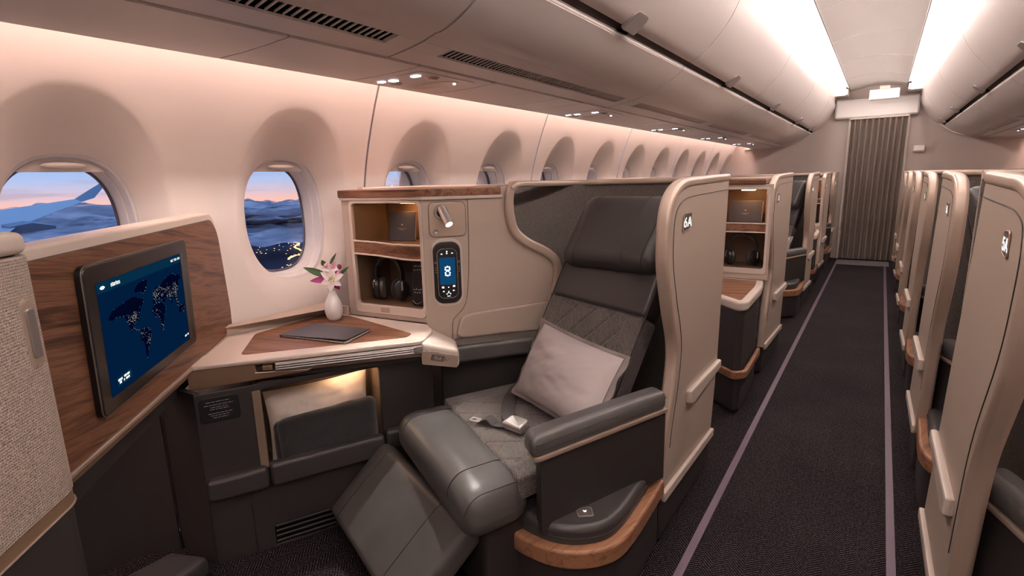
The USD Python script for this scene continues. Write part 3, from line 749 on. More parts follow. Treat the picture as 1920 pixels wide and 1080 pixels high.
def make_shell(name, front, rear, back, label, mir=False, wing=False, plaque=None, group=None, dy=0.0, lining=True):
    """Privacy shell: aisle divider with rolled edge, back wall with fabric lining and rim; wing adds the cut-out edge on the cabinet side."""
    sh = lambda p: np.asarray(p, float) + np.array([dy] + [0] * (np.asarray(p).shape[-1] - 1))
    F, R = sh(front), sh(rear)
    t = Thing(name, (-0.58, F[:, 0].mean(), 0.16), label, "seat divider", group, mir=mir)
    x0, x1 = -0.596, -0.560
    face = np.vstack([F, R])
    fr = lambda m, x: place(m, (x, 0, 0), (0, 1, 0), (0, 0, 1))          # outline in (y, z), thickness along +x
    t.part("divider_panel", fr(extr(face, 0, x1 - x0, 0.006), x0), "beige")
    edge = np.column_stack([np.full(len(F), (x0 + x1) / 2), F])
    edge = np.vstack([edge, [[(x0 + x1) / 2, *R[0]]]])
    t.part("edge_trim", sweep(edge, rr(-0.017, 0.017, -0.023, 0.023, 0.013, 5), up=(1, 0, 0)), "tan_edge", smooth=50)
    nF = len(F); ccw = face if area2(face) > 0 else face[::-1]
    off = inset(ccw, 0.050); off = off if area2(face) > 0 else off[::-1]
    inner = np.vstack([off[4:nF], [[R[0, 0] - 0.006, off[nF - 1, 1] + (R[0, 1] - F[-1, 1])]]])
    t.part("face_seam", tube(np.column_stack([np.full(len(inner), x1 + 0.0005), inner]), 0.0016, 5), "dark_plastic")
    yr = R[np.argmin(abs(R[:, 1] - 0.5)), 0] - 0.005
    yf = np.interp(0.5, F[:30, 1], F[:30, 0]) + (0.20 if not mir else 0.10)
    t.part("bumper_rail", place(extr(rounded([(yf, 0.470), (yf + 0.05, 0.452), (yr, 0.468), (yr, 0.508), (yf, 0.522)], 0.008), 0, 0.024, 0.008), (x1 - 0.003, 0, 0), (0, 1, 0), (0, 0, 1)), "beige_light")
    yb = R[-1, 0]
    t.part("bottom_rail", place(extr(rounded([(F[0, 0] + 0.01, 0.180), (yb, 0.145), (yb + 0.005, 0.182), (F[0, 0] + 0.005, 0.222)], 0.006), 0, 0.018, 0.006), (x1 - 0.003, 0, 0), (0, 1, 0), (0, 0, 1)), "beige_light")
    t.part("plinth", box(-0.66, x1 - 0.004, F[0, 0] + 0.01, yb - 0.01, 0.02, 0.19, 0.006), "dark_plastic")
    t.part("kick_strip", box(-0.65, x1 - 0.018, F[0, 0] + 0.02, yb - 0.02, 0.0, 0.03, 0.004), "black")
    W = smooth_line([(x, y + dy) for x, y in back], 6)
    zt = 1.322
    wall = np.stack([np.column_stack([W, np.full(len(W), z)]) for z in (0.10, 0.6, 1.0, zt)], 0)
    if lining:
        t.part("fabric_lining", grid(wall, 0.012, flip=True), "shell_fabric", smooth=60)
    nrm = np.gradient(W, axis=0); nrm = np.stack([-nrm[:, 1], nrm[:, 0]], 1); nrm /= np.linalg.norm(nrm, axis=1, keepdims=True)
    Wb = W + nrm * 0.026 * (1 if (W[-1, 0] - W[0, 0]) > 0 else -1)
    t.part("back_panel", grid(np.stack([np.column_stack([Wb, np.full(len(Wb), z)]) for z in (0.02, zt)], 0), 0.012, flip=True), "beige", smooth=60)
    rim = np.column_stack([(W + Wb) / 2, np.linspace(zt + 0.004, zt + 0.008, len(W))])
    if wing:
        q = np.array([pan3(0.398, 1.312, 0.002), pan3(0.412, 1.328, -0.002), pan3(0.44, 1.3305, -0.03), (-1.318, 2.10, 1.331)])
        rim = np.vstack([smooth_line(np.vstack([q, rim[(W[:, 0] > -1.30)][::4], rim[-1:]]), 5)])
    t.part("top_rim", sweep(rim, rr(-0.026, 0.026, -0.014, 0.013, 0.010, 4)), "tan_edge", smooth=50)
    if wing:
        path = np.array([pan3(a, z, 0.004) for a, z in WING])
        t.part("wing_trim", sweep(path, rr(-0.020, 0.020, -0.012, 0.018, 0.012, 5), up=(PN[0], PN[1], 0)), "tan_edge", smooth=50)
    if plaque:
        yc, zc = F[:, 0].min() + (0.192 if not mir else 0.185), 1.186 if not mir else 1.193
        o = [(-0.046, -0.031), (0.040, -0.021), (0.054, 0.031), (-0.038, 0.031)] if not mir else [(-0.024, -0.026), (0.024, -0.020), (0.026, 0.026), (-0.022, 0.028)]
        p = t.part("number_plate", place(extr(rounded(o, 0.007), 0, 0.004, 0.001), (x1, yc, zc), (0, 1, 0), (0, 0, 1)), "plaque_dark", label="dark seat number plate")
        t.part("plate_rim", sweep(np.column_stack([np.full(len(rounded(o, 0.008)), x1 + 0.003), rounded(o, 0.008) * 1.04 + np.array([yc, zc])]), oval(0.0016, 0.002, 6), up=(1, 0, 0), closed=True), "bronze_pale", parent=p)
        xx = x1 + 0.0042
        if not mir:
            t.part("lettering", text(plaque, 0.032, (xx, yc + 0.003, zc + 0.002), (0, 1.7, 0), (0, 0.10, 1), bold=True), "letter_glow", parent=p, smooth=False)
        else:
            t.part("lettering", text(plaque, 0.027, (2 * XC - xx, yc, zc), (0, -1.25, 0), (0, 0.05, 1), bold=True), "letter_glow", parent=p, smooth=False, raw=True)
    return t

TH = math.radians(-21); SO = np.array([-1.0, 1.55])
def sl(x, y, z):
    """Seat coordinates (x towards the aisle arm, y towards the backrest) to cabin coordinates."""
    return np.array([SO[0] + x * math.cos(TH) - y * math.sin(TH), SO[1] + x * math.sin(TH) + y * math.cos(TH), z])
def hexa(fl, fr, bl, br, z0, z1, top_shift=0.0, f=sl):
    c = np.zeros((2, 2, 2, 3))
    for i, (a, b) in enumerate(((fl, bl), (fr, br))):
        for k, z in enumerate((z0, z1)):
            za = z if np.ndim(z) else (z, z)
            c[i, 0, k] = f(a[0], a[1], za[0]); c[i, 1, k] = f(b[0], b[1], za[1])
    return c
def block(c, size, r, n, puff=0.0, quilt=None):
    """Upholstered block: rounded, its top puffed up and optionally quilted; the block's z axis is its outer face."""
    v, f = rcube(size, r, n, 4)
    s = np.array(size) / 2
    u, w = v[:, 0] / s[0], v[:, 1] / s[1]
    top = np.clip((v[:, 2] / s[2] - 0.2) / 0.8, 0, 1)
    v = v.copy(); v[:, 2] += top * puff * (1 - np.clip(abs(u), 0, 1) ** 4) * (1 - np.clip(abs(w), 0, 1) ** 4)
    if quilt is not None:
        v[:, 2] -= top * quilt(v[:, 0], v[:, 1])
    return warp((v, f), c, size)
def surf_path(c, size, r, u, z_off=0.001, along=1, span=(-1, 1), puff=0.0, n=40):
    """A line over the outer face of a block at u (-1..1) across, down over its rounded ends: for seams and piping."""
    s = np.array(size) / 2
    o = 1 - along
    h = s[along]
    y = np.linspace(span[0] * h, span[1] * h, n)
    z = np.where(abs(y) > h - r, s[2] - r + np.sqrt(np.clip(r * r - (abs(y) - (h - r)) ** 2, 0, None)), s[2]) + z_off
    z = z + puff * (1 - abs(u) ** 4) * (1 - np.clip(abs(y / h), 0, 1) ** 4)
    p = np.zeros((n, 3)); p[:, along] = y; p[:, o] = u * s[o]; p[:, 2] = z
    return warp((p, np.zeros((0, 3), int)), c, size)[0]

def diamonds(cx, cy, wx, wy, nx, ny, depth=0.006, width=0.0035):
    """Stitched lattice of diamonds centred at (cx, cy), nx by ny cells of wx by wy."""
    def q(x, y):
        a, b = (x - cx) / wx, (y - cy) / wy
        inside = (abs(a) <= nx / 2 + 0.02) & (abs(b) <= ny / 2 + 0.02)
        d1, d2 = a + b, a - b
        k = math.hypot(1 / wx, 1 / wy)
        d = np.minimum(abs(d1 - np.round(d1)), abs(d2 - np.round(d2))) / k
        edge = np.minimum(abs(abs(a) - nx / 2) * wx, 9)
        g = np.where(inside, np.exp(-(d / width) ** 2), 0)
        side = np.where(abs(b) < ny / 2 + 0.6, np.exp(-(edge / width) ** 2), 0)
        return depth * np.maximum(g, 0.7 * side)
    return q

BK_B, BK_T = np.array([-1.232, 1.784, 0.44]), np.array([-1.070, 2.200, 1.25])
BL = unit(0.985, -0.170, 0.0); BU = unit(*(BK_T - BK_B)); BN = unit(*np.cross(BL, BU))
def bk(u, s, n):
    """Backrest coordinates: u metres towards the aisle, s metres up the back, n metres forward."""
    return BK_B + u * BL + s * BU + n * BN
def bk_hexa(u0, u1, s0, s1, n0, n1):
    c = np.zeros((2, 2, 2, 3))
    for i, u in enumerate((u0, u1)):
        for j, s in enumerate((s0, s1)):
            for k, n in enumerate((n0, n1)):
                c[i, j, k] = bk(u, s, n)
    return c

def make_seat(label, mir=False, group=None, fine=True):
    t = Thing("cabin_seat", (SO[0], SO[1], 0), label, "seat", group, mir=mir)
    k = 1 if fine else 3
    # seat pan: fabric field behind a leather roll
    cf = hexa((-0.385, -0.15), (0.298, -0.255), (-0.36, 0.26), (0.275, 0.24), 0.395, (0.474, 0.464))
    t.part("seat_cushion", block(cf, (0.66, 0.42, 0.075), 0.012, (150 // k, 96 // k, 4), 0.008, diamonds(0.0, 0.0, 0.125, 0.155, 4, 4, 0.005, 0.004)), "seat_fabric", smooth=60)
    cl = hexa((-0.395, -0.365), (0.305, -0.445), (-0.390, -0.105), (0.300, -0.205), 0.315, (0.470, 0.458))
    t.part("front_roll", block(cl, (0.68, 0.21, 0.155), 0.060, (24, 10, 6), 0.010), "leather", smooth=60)
    for u in (-0.72, 0.58):
        t.part("seam", tube(surf_path(cl, (0.68, 0.21, 0.155), 0.060, u, 0.0005, 1, (-1, 0.98), 0.010), 0.0017, 5), "thread")
    t.part("piping", tube(surf_path(cl, (0.68, 0.21, 0.155), 0.060, 0.955, -0.0012, 1, (-0.99, 0.98), 0.003), 0.0016, 6), "thread")
    t.part("seat_base", extr_pan(), "dark_plastic")
    # leg rest, folded down below the front roll
    c = np.zeros((2, 2, 2, 3))
    for i, (x0, x1) in enumerate(((-0.475, -0.505), (0.225, 0.185))):
        for kk, (dz, dy) in enumerate(((0.0, 0.0), (0.062, -0.066))):
            c[i, 1, kk] = sl(x0, -0.325 + dy, 0.268 + dz)
            c[i, 0, kk] = sl(x1, -0.560 + dy, 0.030 + dz)
            if not fine:
                c[i, 1, kk] = sl(x0 + 0.1, -0.335 - 0.07 * kk, 0.310); c[i, 0, kk] = sl(x1 + 0.1, -0.315 - 0.07 * kk, 0.04)
    t.part("leg_rest", block(c, (0.71, 0.34, 0.09), 0.030, (20, 12, 4), 0.008), "leather", smooth=60)
    for u in (-0.72, 0.52):
        t.part("seam", tube(surf_path(c, (0.71, 0.34, 0.09), 0.030, u, 0.0005, 1, (-0.98, 0.98), 0.008), 0.0016, 5), "thread")
    # backrest
    bw = 0.475
    bl = bk_hexa(0, bw, 0.0, 0.475, -0.10, 0.012); bl[1, 1] -= BU * 0.035
    t.part("backrest", block(bl, (bw, 0.475, 0.112), 0.020, (120 // k, 130 // k, 4), 0.006, diamonds(0.0, 0.062, 0.090, 0.135, 3.5, 2.3, 0.0065, 0.004)), "seat_fabric", smooth=60)
    bu = bk_hexa(0.0, bw, 0.470, 0.90, -0.10, 0.012); bu[1, 0] -= BU * 0.035
    t.part("upper_backrest", block(bu, (bw, 0.43, 0.112), 0.022, (16, 14, 4), 0.006), "leather_dark", smooth=60)
    t.part("piping", tube([bk(bw * q, 0.470 - 0.035 * q, 0.0145 + 0.006 * (1 - (2 * q - 1) ** 4)) for q in np.linspace(0.01, 0.99, 9)], 0.0022, 6), "thread")
    for u in (0.003, bw - 0.003):
        t.part("piping", tube([bk(u, s, 0.004) for s in np.linspace(0.06, 0.86, 12)], 0.0035, 6), "thread")
    hd = bk_hexa(0.015, 0.475, 0.605, 0.935, -0.03, 0.085)
    hd[:, 0, 1] += BN * 0.006; hd[:, 1, 1] -= BN * 0.030
    hs = (0.46, 0.33, 0.115)
    hr = t.part("headrest", block(hd, hs, 0.052, (26, 18, 6), 0.016), "leather_dark", smooth=60)
    for u in (-0.66, 0.36, 0.74):
        t.part("seam", tube(surf_path(hd, hs, 0.052, u, 0.0004, 1, (-0.98, 0.98), 0.016), 0.0018, 5), "thread", parent=hr)
    # aisle armrest: pad, pale strip, side panel
    F_, R_ = (0.370, -0.262), (0.372, 0.325)
    c = hexa((0.285, -0.232), F_, (0.290, 0.335), R_, 0.560, 0.628)
    ar = t.part("armrest", block(c, (0.085, 0.58, 0.068), 0.026, (6, 20, 4), 0.004), "leather", smooth=60)
    t.part("seam", tube(np.array([sl(0.3695, -0.245 + 0.56 * q, 0.606) for q in np.linspace(0, 1, 12)]), 0.0013, 5), "thread", parent=ar)
    o = rounded([(0.292, -0.228), (0.371, -0.255), (0.374, 0.325), (0.292, 0.333)], [0.03, 0.03, 0.01, 0.01])
    strip = extr(o, 0.551, 0.567, 0.004)
    t.part("armrest_strip", (np.array([sl(*v) for v in strip[0]]), strip[1]), "bronze_pale")
    o = rounded([(0.312, -0.205), (0.362, -0.222), (0.366, 0.322), (0.312, 0.325)], 0.006)
    pn = extr(o, 0.30, 0.553, 0.004)
    t.part("side_panel", (np.array([sl(*v) for v in pn[0]]), pn[1]), "dark_plastic")
    return t
def extr_pan():
    o = rounded([(-0.36, -0.30), (0.27, -0.36), (0.26, 0.30), (-0.34, 0.30)], 0.04)
    m = extr(o, 0.04, 0.400, 0.02)
    return np.array([sl(*v) for v in m[0]]), m[1]

RAIL = smooth_line([(-0.551, 1.742), (-0.545, 1.60), (-0.542, 1.42), (-0.562, 1.318), (-0.627, 1.243), (-0.70, 1.209), (-0.775, 1.204), (-0.850, 1.216), (-0.925, 1.246), (-0.985, 1.295)], 6)
def make_side_console(label, mir=False, group=None):
    dyc = RAIL[0, 1] - 1.742
    t = Thing("seat_side_console", (-0.72, 1.45, 0), label, "console", group, mir=mir)
    out = np.vstack([RAIL, [(-0.955, 1.43 + dyc), (-0.66, 1.735 + dyc)]])
    base = shrink(out, 0.014)
    t.part("base", extr(base, 0.03, 0.225, 0.004), "dark_plastic")
    t.part("toe_kick", extr(shrink(base, 0.02), 0.0, 0.035), "black")
    a = np.column_stack([RAIL, np.full(len(RAIL), 0.248)])
    t.part("wood_rail", sweep(a + np.array([0, 0, 0]), rr(-0.003, 0.046, -0.031, 0.031, 0.011, 5) * np.array([1.0, 1]), up=(0, 0, 1)), "wood_rail", smooth=50)
    pad = shrink(out, 0.030)
    t.part("pad", extr(pad, 0.25, 0.336, 0.022, nb=4), "leather_dark", smooth=60)
    lo = shrink(out, 0.029)
    t.part("pad_seam", tube(np.column_stack([lo, np.full(len(lo), 0.300)]), 0.0022, 5, closed=True), "thread")
    c = np.array([-0.667, 1.345 + dyc, 0.334])
    X, Y = unit(0.80, 0.60, 0), unit(-0.60, 0.80, 0)
    b = t.part("call_button", place(extr(rr(-0.026, 0.026, -0.024, 0.024, 0.007), -0.004, 0.004, 0.002), c, X, Y), "steel_soft", label="square metal call button")
    t.part("button_face", place(extr(rr(-0.020, 0.020, -0.018, 0.018, 0.005), 0.0, 0.0055, 0.001), c, X, Y), "plaque_dark", parent=b)
    t.part("symbol", place(extr(np.array([(-0.006, 0.006), (0, 0.002), (0.006, 0.006), (0.004, -0.006), (-0.004, -0.006)])[::-1], 0.0056, 0.0062), c, X, Y), "letter_glow", parent=b, smooth=False)
    return t

BACK_L = [(-1.44, 2.02), (-1.40, 2.20), (-1.31, 2.38), (-1.17, 2.49), (-1.0, 2.535), (-0.80, 2.545), (-0.60, 2.550)]
shell_a = make_shell("privacy_shell", L_FRONT, L_REAR, BACK_L, "beige privacy shell numbered 6A around the nearest left seat, dark fabric lining", wing=True, plaque="6A", group="privacy shells")
seat_a = make_seat("nearest left leather seat with quilted grey fabric, cushion resting on it", group="reclining cabin seats")
cons_a = make_side_console("dark side console with walnut rail and call button beside the nearest left seat", group="seat side consoles")
# ================================================================== CABINET, DESK AND MONITOR OF THE NEAREST LEFT SUITE
NB = np.array([-2.023, 1.608]); ND = np.array([0.99220672, 0.1246027]); NN = np.array([0.1246, -0.9922])
def nic(s, z, off=0.0):
    p = NB + s * ND + off * NN
    return np.array([p[0], p[1], z])
def flat(o, d, nrm):
    """A frame on a vertical plane: outline points are (distance along d, height), thickness along nrm."""
    return lambda m, off=0.0: place(m, (o[0] + off * nrm[0], o[1] + off * nrm[1], 0), (d[0], d[1], 0), (0, 0, 1), (nrm[0], nrm[1], 0))
onN, onP = flat(NB, ND, NN), flat(PAN, PD, PN)
mat("niche_lining", (0.145, 0.086, 0.050), 0.45)

def open_box(s0, s1, z0, z1, depth, th=0.012):
    """Five-sided liner behind an opening (thickness towards the viewer is +)."""
    ring = extr(rr(s0 - th, s1 + th, z0 - th, z1 + th, 0.02), -depth, -0.004, holes=[rr(s0, s1, z0, z1, 0.014)])
    back = extr(rr(s0 - th, s1 + th, z0 - th, z1 + th, 0.02), -depth - th, -depth)
    return ring, back

cab = Thing("storage_cabinet", (-1.75, 1.9, 0.66), "beige walnut-topped cabinet by the nearest left seat, niches holding headphones and a booklet", "cabinet")
hole = rr(0.052, 0.424, 0.802, 1.262, 0.018)
cab.part("front_panel", onN(extr(np.array([(0.0, 0.742), (0.437, 0.742), (0.437, 1.276), (0.0, 1.287)]), -0.014, 0.0, 0.003, holes=[hole])), "beige")
cab.part("niche_frame", onN(extr(rr(0.036, 0.436, 0.762, 1.274, 0.022), -0.002, 0.005, 0.002, holes=[hole])), "beige_light", label="pale raised frame round the niche")
ring, back = open_box(0.050, 0.426, 0.800, 1.264, 0.24)
cab.part("niche_lining", onN(cat(ring, back)), "niche_lining")
sh_ = cab.part("shelf", onN(extr(rr(0.052, 0.424, 1.036, 1.080, 0.004), -0.235, -0.006)), "niche_lining")
cab.part("shelf_band", onN(extr(np.array([(0.052, 1.040), (0.20, 1.034), (0.33, 1.024), (0.426, 1.022), (0.426, 1.082), (0.32, 1.080), (0.20, 1.084), (0.052, 1.086)]), -0.006, 0.002, 0.002)), "wood_desk", parent=sh_)
for dz in (0.0, 0.0585):
    w = np.array([nic(s, z + dz + (0.000 if dz == 0 else (1.088 - 1.0585 - z) * 0 + (0.0 if s < .3 else 0.004)), 0.001) for s, z in smooth_line([(0.052, 1.036), (0.20, 1.030), (0.33, 1.020), (0.426, 1.020)], 5)])
    cab.part("shelf_bead", tube(w, 0.0045, 8), "beige_light", parent=sh_)
cab.part("maker_plate", onN(extr(rr(0.185, 0.235, 0.772, 0.794, 0.002), 0.004, 0.006, 0.0005)), "bronze_pale", label="small embossed plate")
for z in (0.776, 0.784):
    cab.part("emboss", onN(extr(rr(0.190, 0.230, z, z + 0.005, 0.001), 0.006, 0.0066)), "beige", smooth=False)
lp = cab.part("niche_light", onN(extr(rr(0.22, 0.29, 1.254, 1.262, 0.003), -0.19, -0.14)), "warm_glow", label="small warm lamp under the top")
# slanted side panel with its curved edge
low = [(0.0, 0.655), (0.53, 0.655)]
o = np.vstack([low, WING, [(0.41, 1.312), (0.0, 1.276)]])
cab.part("side_panel", onP(extr(o, -0.022, 0.0, 0.004)), "beige")
cab.part("bulge", onP(extr(smooth_line([(0.150, 0.662), (0.34, 0.662), (0.545, 0.662), (0.568, 0.72), (0.566, 0.792), (0.40, 0.786), (0.24, 0.778), (0.165, 0.762), (0.138, 0.715)], 5, closed=True), -0.004, 0.013, 0.012, nb=5)), "beige", smooth=70)
sm = smooth_line([(0.202, 1.29), (0.203, 1.20), (0.198, 1.0), (0.186, 0.86), (0.168, 0.80), (0.135, 0.765), (0.115, 0.735), (0.112, 0.66)], 4)
cab.part("panel_seam", tube(np.array([pan3(a, z, 0.0004) for a, z in sm]), 0.0016, 5), "plaque_dark")
cab.part("lamp_plate", onP(extr(rr(0.034, 0.190, 1.118, 1.262, 0.022), -0.001, 0.004, 0.0015)), "bronze_pale", label="metal plate round the reading lamp")
cab.part("lamp_plate_gap", onP(extr(rr(0.0315, 0.1925, 1.1155, 1.2645, 0.024), -0.001, 0.0012)), "plaque_dark")
j = cab.part("headphone_socket", onP(place(lathe([(0.0, -0.002), (0.004, -0.002), (0.004, 0.004), (0.009, 0.006), (0.011, 0.002)], 20), (0.060, 1.140, 0.003))), "steel_soft")
cab.part("handset_recess", onP(extr(rr(0.034, 0.170, 0.812, 1.108, 0.046), -0.001, 0.003, 0.0015)), "beige_light")
# walnut top
top = np.array([(-2.035, 1.592), (-1.585, 1.650), (-1.360, 1.925), (-1.465, 2.04), (-1.43, 2.27), (-2.20, 2.30), (-2.20, 1.80)])
cab.part("wood_top", extr(rounded(top, [0.01, 0.04, 0.01, 0.01, 0.01, 0.01, 0.02]), 1.287, 1.320, 0.004), "wood_top")
cab.part("top_underlay", extr(rounded(top + np.array([0.004, 0.006]), 0.01), 1.276, 1.288), "beige_light")
cab.part("top_border", sweep([(-2.17, 1.84, 1.323), (-2.20, 2.27, 1.323), (-1.43, 2.262, 1.323)], rr(-0.018, 0.018, -0.006, 0.006, 0.004)), "beige_light")
cab.part("carcass", extr(np.array([(-1.62, 1.92), (-1.47, 2.10), (-1.44, 2.25), (-2.18, 2.25), (-2.18, 1.90)]), 0.02, 1.278), "beige", smooth=False)
cab.part("left_side", extr(np.array([(-2.036, 1.612), (-2.022, 1.612), (-2.06, 1.90), (-2.075, 1.90)]), 0.742, 1.286), "beige", smooth=False)
# leather ledge along the panel and the dark wall below it
led = np.array([pan3(0.112, 0)[:2], pan3(0.600, 0)[:2], pan3(0.590, 0, 0.110)[:2], pan3(0.070, 0, 0.125)[:2]])
cab.part("arm_ledge", extr(rounded(led, 0.012), 0.582, 0.662, 0.020, nb=4), "leather", smooth=60)
cab.part("ledge_seam", tube([pan3(0.085, 0.628, 0.1225), pan3(0.59, 0.628, 0.1095)], 0.0013, 5), "thread")
cab.part("lower_wall", extr(np.array([pan3(0.05, 0, 0.06)[:2], pan3(0.62, 0, 0.05)[:2], pan3(0.62, 0, 0.02)[:2], pan3(0.05, 0, 0.02)[:2]])[::-1], 0.0, 0.590), "dark_plastic", smooth=False)

# ------------- reading lamp
rl = Thing("reading_lamp", tuple(pan3(0.09, 1.2)), "short brushed-metal reading lamp, lit, on the slanted panel beside the niche", "reading lamp")
pc = pan3(0.087, 1.222)
Nn, Pp = np.array([PN[0], PN[1], 0]), np.array([PD[0], PD[1], 0])
rl.part("socket", place(lathe([(0.0, 0.005), (0.018, 0.005), (0.022, 0.010), (0.030, 0.011), (0.033, 0.004)], 32), pc, Pp, (0, 0, 1)), "steel_soft")
rl.part("slot", place(extr(rr(-0.017, 0.017, -0.030, 0.017, 0.016), 0.003, 0.0056), pc, Pp, (0, 0, 1)), "black", smooth=False)
ax = unit(*(0.52 * Nn + 0.22 * Pp - np.array([0, 0, 0.62])))
e1 = unit(*np.cross(ax, (0.3, 0.2, 1))); e2 = np.cross(ax, e1)
o = pc + 0.012 * Nn + np.array([0, 0, 0.012])
rl.part("barrel", place(lathe([(0.0, -0.012), (0.014, -0.010), (0.0175, -0.004), (0.0175, 0.080), (0.0155, 0.083), (0.0155, 0.074), (0.0, 0.074)], 32), o, e1, e2), "steel")
rl.part("lens", place(lathe([(0.0, 0.0795), (0.0150, 0.0790)], 24), o, e1, e2, ax), "bulb_glow")

# ------------- handset in the panel
hs = Thing("seat_handset", tuple(pan3(0.10, 0.82)), "black seat handset with small blue display, docked in the beige panel", "remote control")
hs.part("body", onP(extr(rr(0.042, 0.160, 0.826, 1.096, 0.040, 8), 0.001, 0.012, 0.004)), "black_gloss")
fr_ = rr(0.058, 0.144, 0.850, 1.066, 0.026, 7)
hs.part("rim", onP((lambda m: m)(sweep(np.column_stack([fr_, np.full(len(fr_), 0.0125)]), oval(0.0013, 0.0013, 6), up=(0, 0, 1), closed=True))), "steel_soft")
dp = hs.part("display", onP(extr(rr(0.067, 0.135, 0.910, 1.028, 0.003), 0.012, 0.0132)), "handset_blue", smooth=False, label="lit blue display")
for (a, z) in [(0.0925, .985), (0.101, .988), (0.1095, .985), (0.0915, .976), (0.1105, .976), (0.0965, .969), (0.1055, .969), (0.101, .972), (0.0915, .961), (0.1105, .961), (0.0925, .952), (0.101, .949), (0.1095, .952)]:
    hs.part("digit_mark", onP(extr(rr(a - 0.0036, a + 0.0036, z - 0.0036, z + 0.0036, 0.001), 0.0132, 0.0136)), "digit_glow", parent=dp, smooth=False)
for (a, z, w, h) in [(0.101, 1.054, .003, .003), (0.101, 1.046, .003, .003), (0.078, 1.044, .004, .002), (0.124, 1.046, .004, .002), (0.078, .898, .005, .004), (0.126, .901, .005, .004), (0.102, .897, .0025, .0025), (0.080, .880, .0035, .0025), (0.124, .882, .0035, .0025),
                     (0.102, .879, .0025, .002), (0.094, .868, .002, .003), (0.110, .868, .002, .003), (0.098, .858, .003, .002), (0.106, .858, .003, .002), (0.102, .873, .005, .0015)]:
    hs.part("key_mark", onP(extr(rr(a - w, a + w, z - h, z + h, 0.001), 0.012, 0.0128)), "digit_glow", smooth=False)
for a in (0.0505, 0.1515):
    hs.part("side_key", onP(place(lathe([(0.0026, 0.0), (0.0026, 0.0012), (0.0045, 0.0012), (0.0045, 0.0)], 16), (a, 1.008, 0.012))), "print_grey")
    for z in (0.985, 0.975, 0.965):
        hs.part("side_key", onP(extr(rr(a - 0.004, a + 0.004, z - 0.001, z + 0.001, 0.0005), 0.012, 0.0126)), "print_grey", smooth=False)

# ------------- things in the niches
bk1 = Thing("booklet", tuple(nic(0.20, 1.082, -0.17)), "dark booklet with small gold emblem leaning in the near cabinet's upper niche", "booklet")
def booklet(t, o, X, Y, w, h, th=0.008):
    t.part("cover", place(extr(rr(0, w, 0, h, 0.002), 0, th, 0.001), o, X, Y), "folder_card")
    t.part("pages", place(extr(rr(w - 0.001, w + 0.004, 0.003, h - 0.003, 0.001), 0.001, th - 0.002), o, X, Y), "print_gold")
    c = lambda a, b: np.array(o) + np.array(X) * a + np.array(Y) * b + np.cross(X, Y) * th
    for a, b, ww, hh in ((w * .5, h * .55, .006, .004), (w * .5, h * .42, .028, .0012), (w * .5, h * .37, .016, .0010)):
        t.part("emblem", place(extr(oval(ww, hh, 14), 0, 0.0006), c(a, b), X, Y), "print_gold", smooth=False)
booklet(bk1, nic(0.135, 1.082, -0.15), np.array([ND[0], ND[1], 0]), unit(0.02 * NN[0] * -8, 0.02 * NN[1] * -8, 1), 0.150, 0.135)

def headphones(name, base, X, N, label, r=0.078):
    """Headphones standing on their cups: band, padded cups turned outwards."""
    X, N, Z = np.array(X, float), np.array(N, float), np.array([0, 0, 1.0])
    base = np.array(base, float)
    t = Thing(name, tuple(base), label, "headphones")
    g = lambda a, b, c: base + a * X + b * N + c * Z
    th = np.linspace(-0.25, math.pi + 0.25, 40)
    arc = np.array([g(r * math.cos(q), 0.0, 0.125 + 0.095 * math.sin(q)) for q in th])
    t.part("band", sweep(arc, rr(-0.015, 0.015, -0.006, 0.006, 0.004), up=tuple(N)) if False else sweep(arc, rr(-0.006, 0.006, -0.016, 0.016, 0.005), up=tuple(N)), "black_gloss")
    t.part("band_pad", sweep(arc[9:-9] - 0.010 * Z, rr(-0.006, 0.006, -0.014, 0.014, 0.005), up=tuple(N)), "leather_dark")
    t.part("badge", place(ball((0.008, 0.003, 0.008)), g(0.0, 0.017, 0.219), X, Z), "steel_soft")
    for sgn in (-1, 1):
        ax_ = unit(*(sgn * 0.85 * X + 0.55 * N))
        c = g(sgn * (r - 0.008), 0.005, 0.058)
        e = unit(*np.cross(Z, ax_))
        t.part("cup", place((lambda m: (m[0] * np.array([1.0, 1.25, 1.0]), m[1]))(lathe([(0, -0.012), (0.036, -0.012), (0.041, -0.002), (0.038, 0.012), (0.025, 0.019), (0, 0.020)], 32)), c, e, Z, np.cross(e, Z)), "black_gloss" if sgn > 0 else "black")
        t.part("ear_pad", place((lambda m: (m[0] * np.array([1.0, 1.25, 1.0]), m[1]))(lathe([(0.020, -0.012), (0.022, -0.030), (0.034, -0.034), (0.041, -0.024), (0.038, -0.010)], 32)), c, e, Z, np.cross(e, Z)), "leather_dark")
        t.part("yoke", tube(smooth_line([arc[0 if sgn > 0 else -1], c + 0.022 * ax_ + 0.03 * Z, c + 0.021 * ax_], 6), 0.005, 8), "steel_soft")
    return t
headphones("headphones", nic(0.168, 0.803, -0.090), (ND[0], ND[1], 0), (NN[0], NN[1], 0), "black over-ear headphones standing in the near cabinet's lower niche", r=0.074)
rc = Thing("remote_control", tuple(nic(0.35, 0.803, -0.06)), "slim black remote control upright in the niche beside the headphones", "remote control")
Xr, Yr = np.array([ND[0], ND[1], 0]), unit(-NN[0] * 0.12, -NN[1] * 0.12, 1)
ro = nic(0.318, 0.803, -0.050)
rc.part("body", place(extr(rr(0, 0.064, 0, 0.205, 0.014), -0.018, 0.0, 0.004), ro, Xr, Yr), "black")
rc.part("touch_pane", place(extr(rr(0.006, 0.058, 0.085, 0.150, 0.003), 0, 0.001), ro, Xr, Yr), "black_gloss")
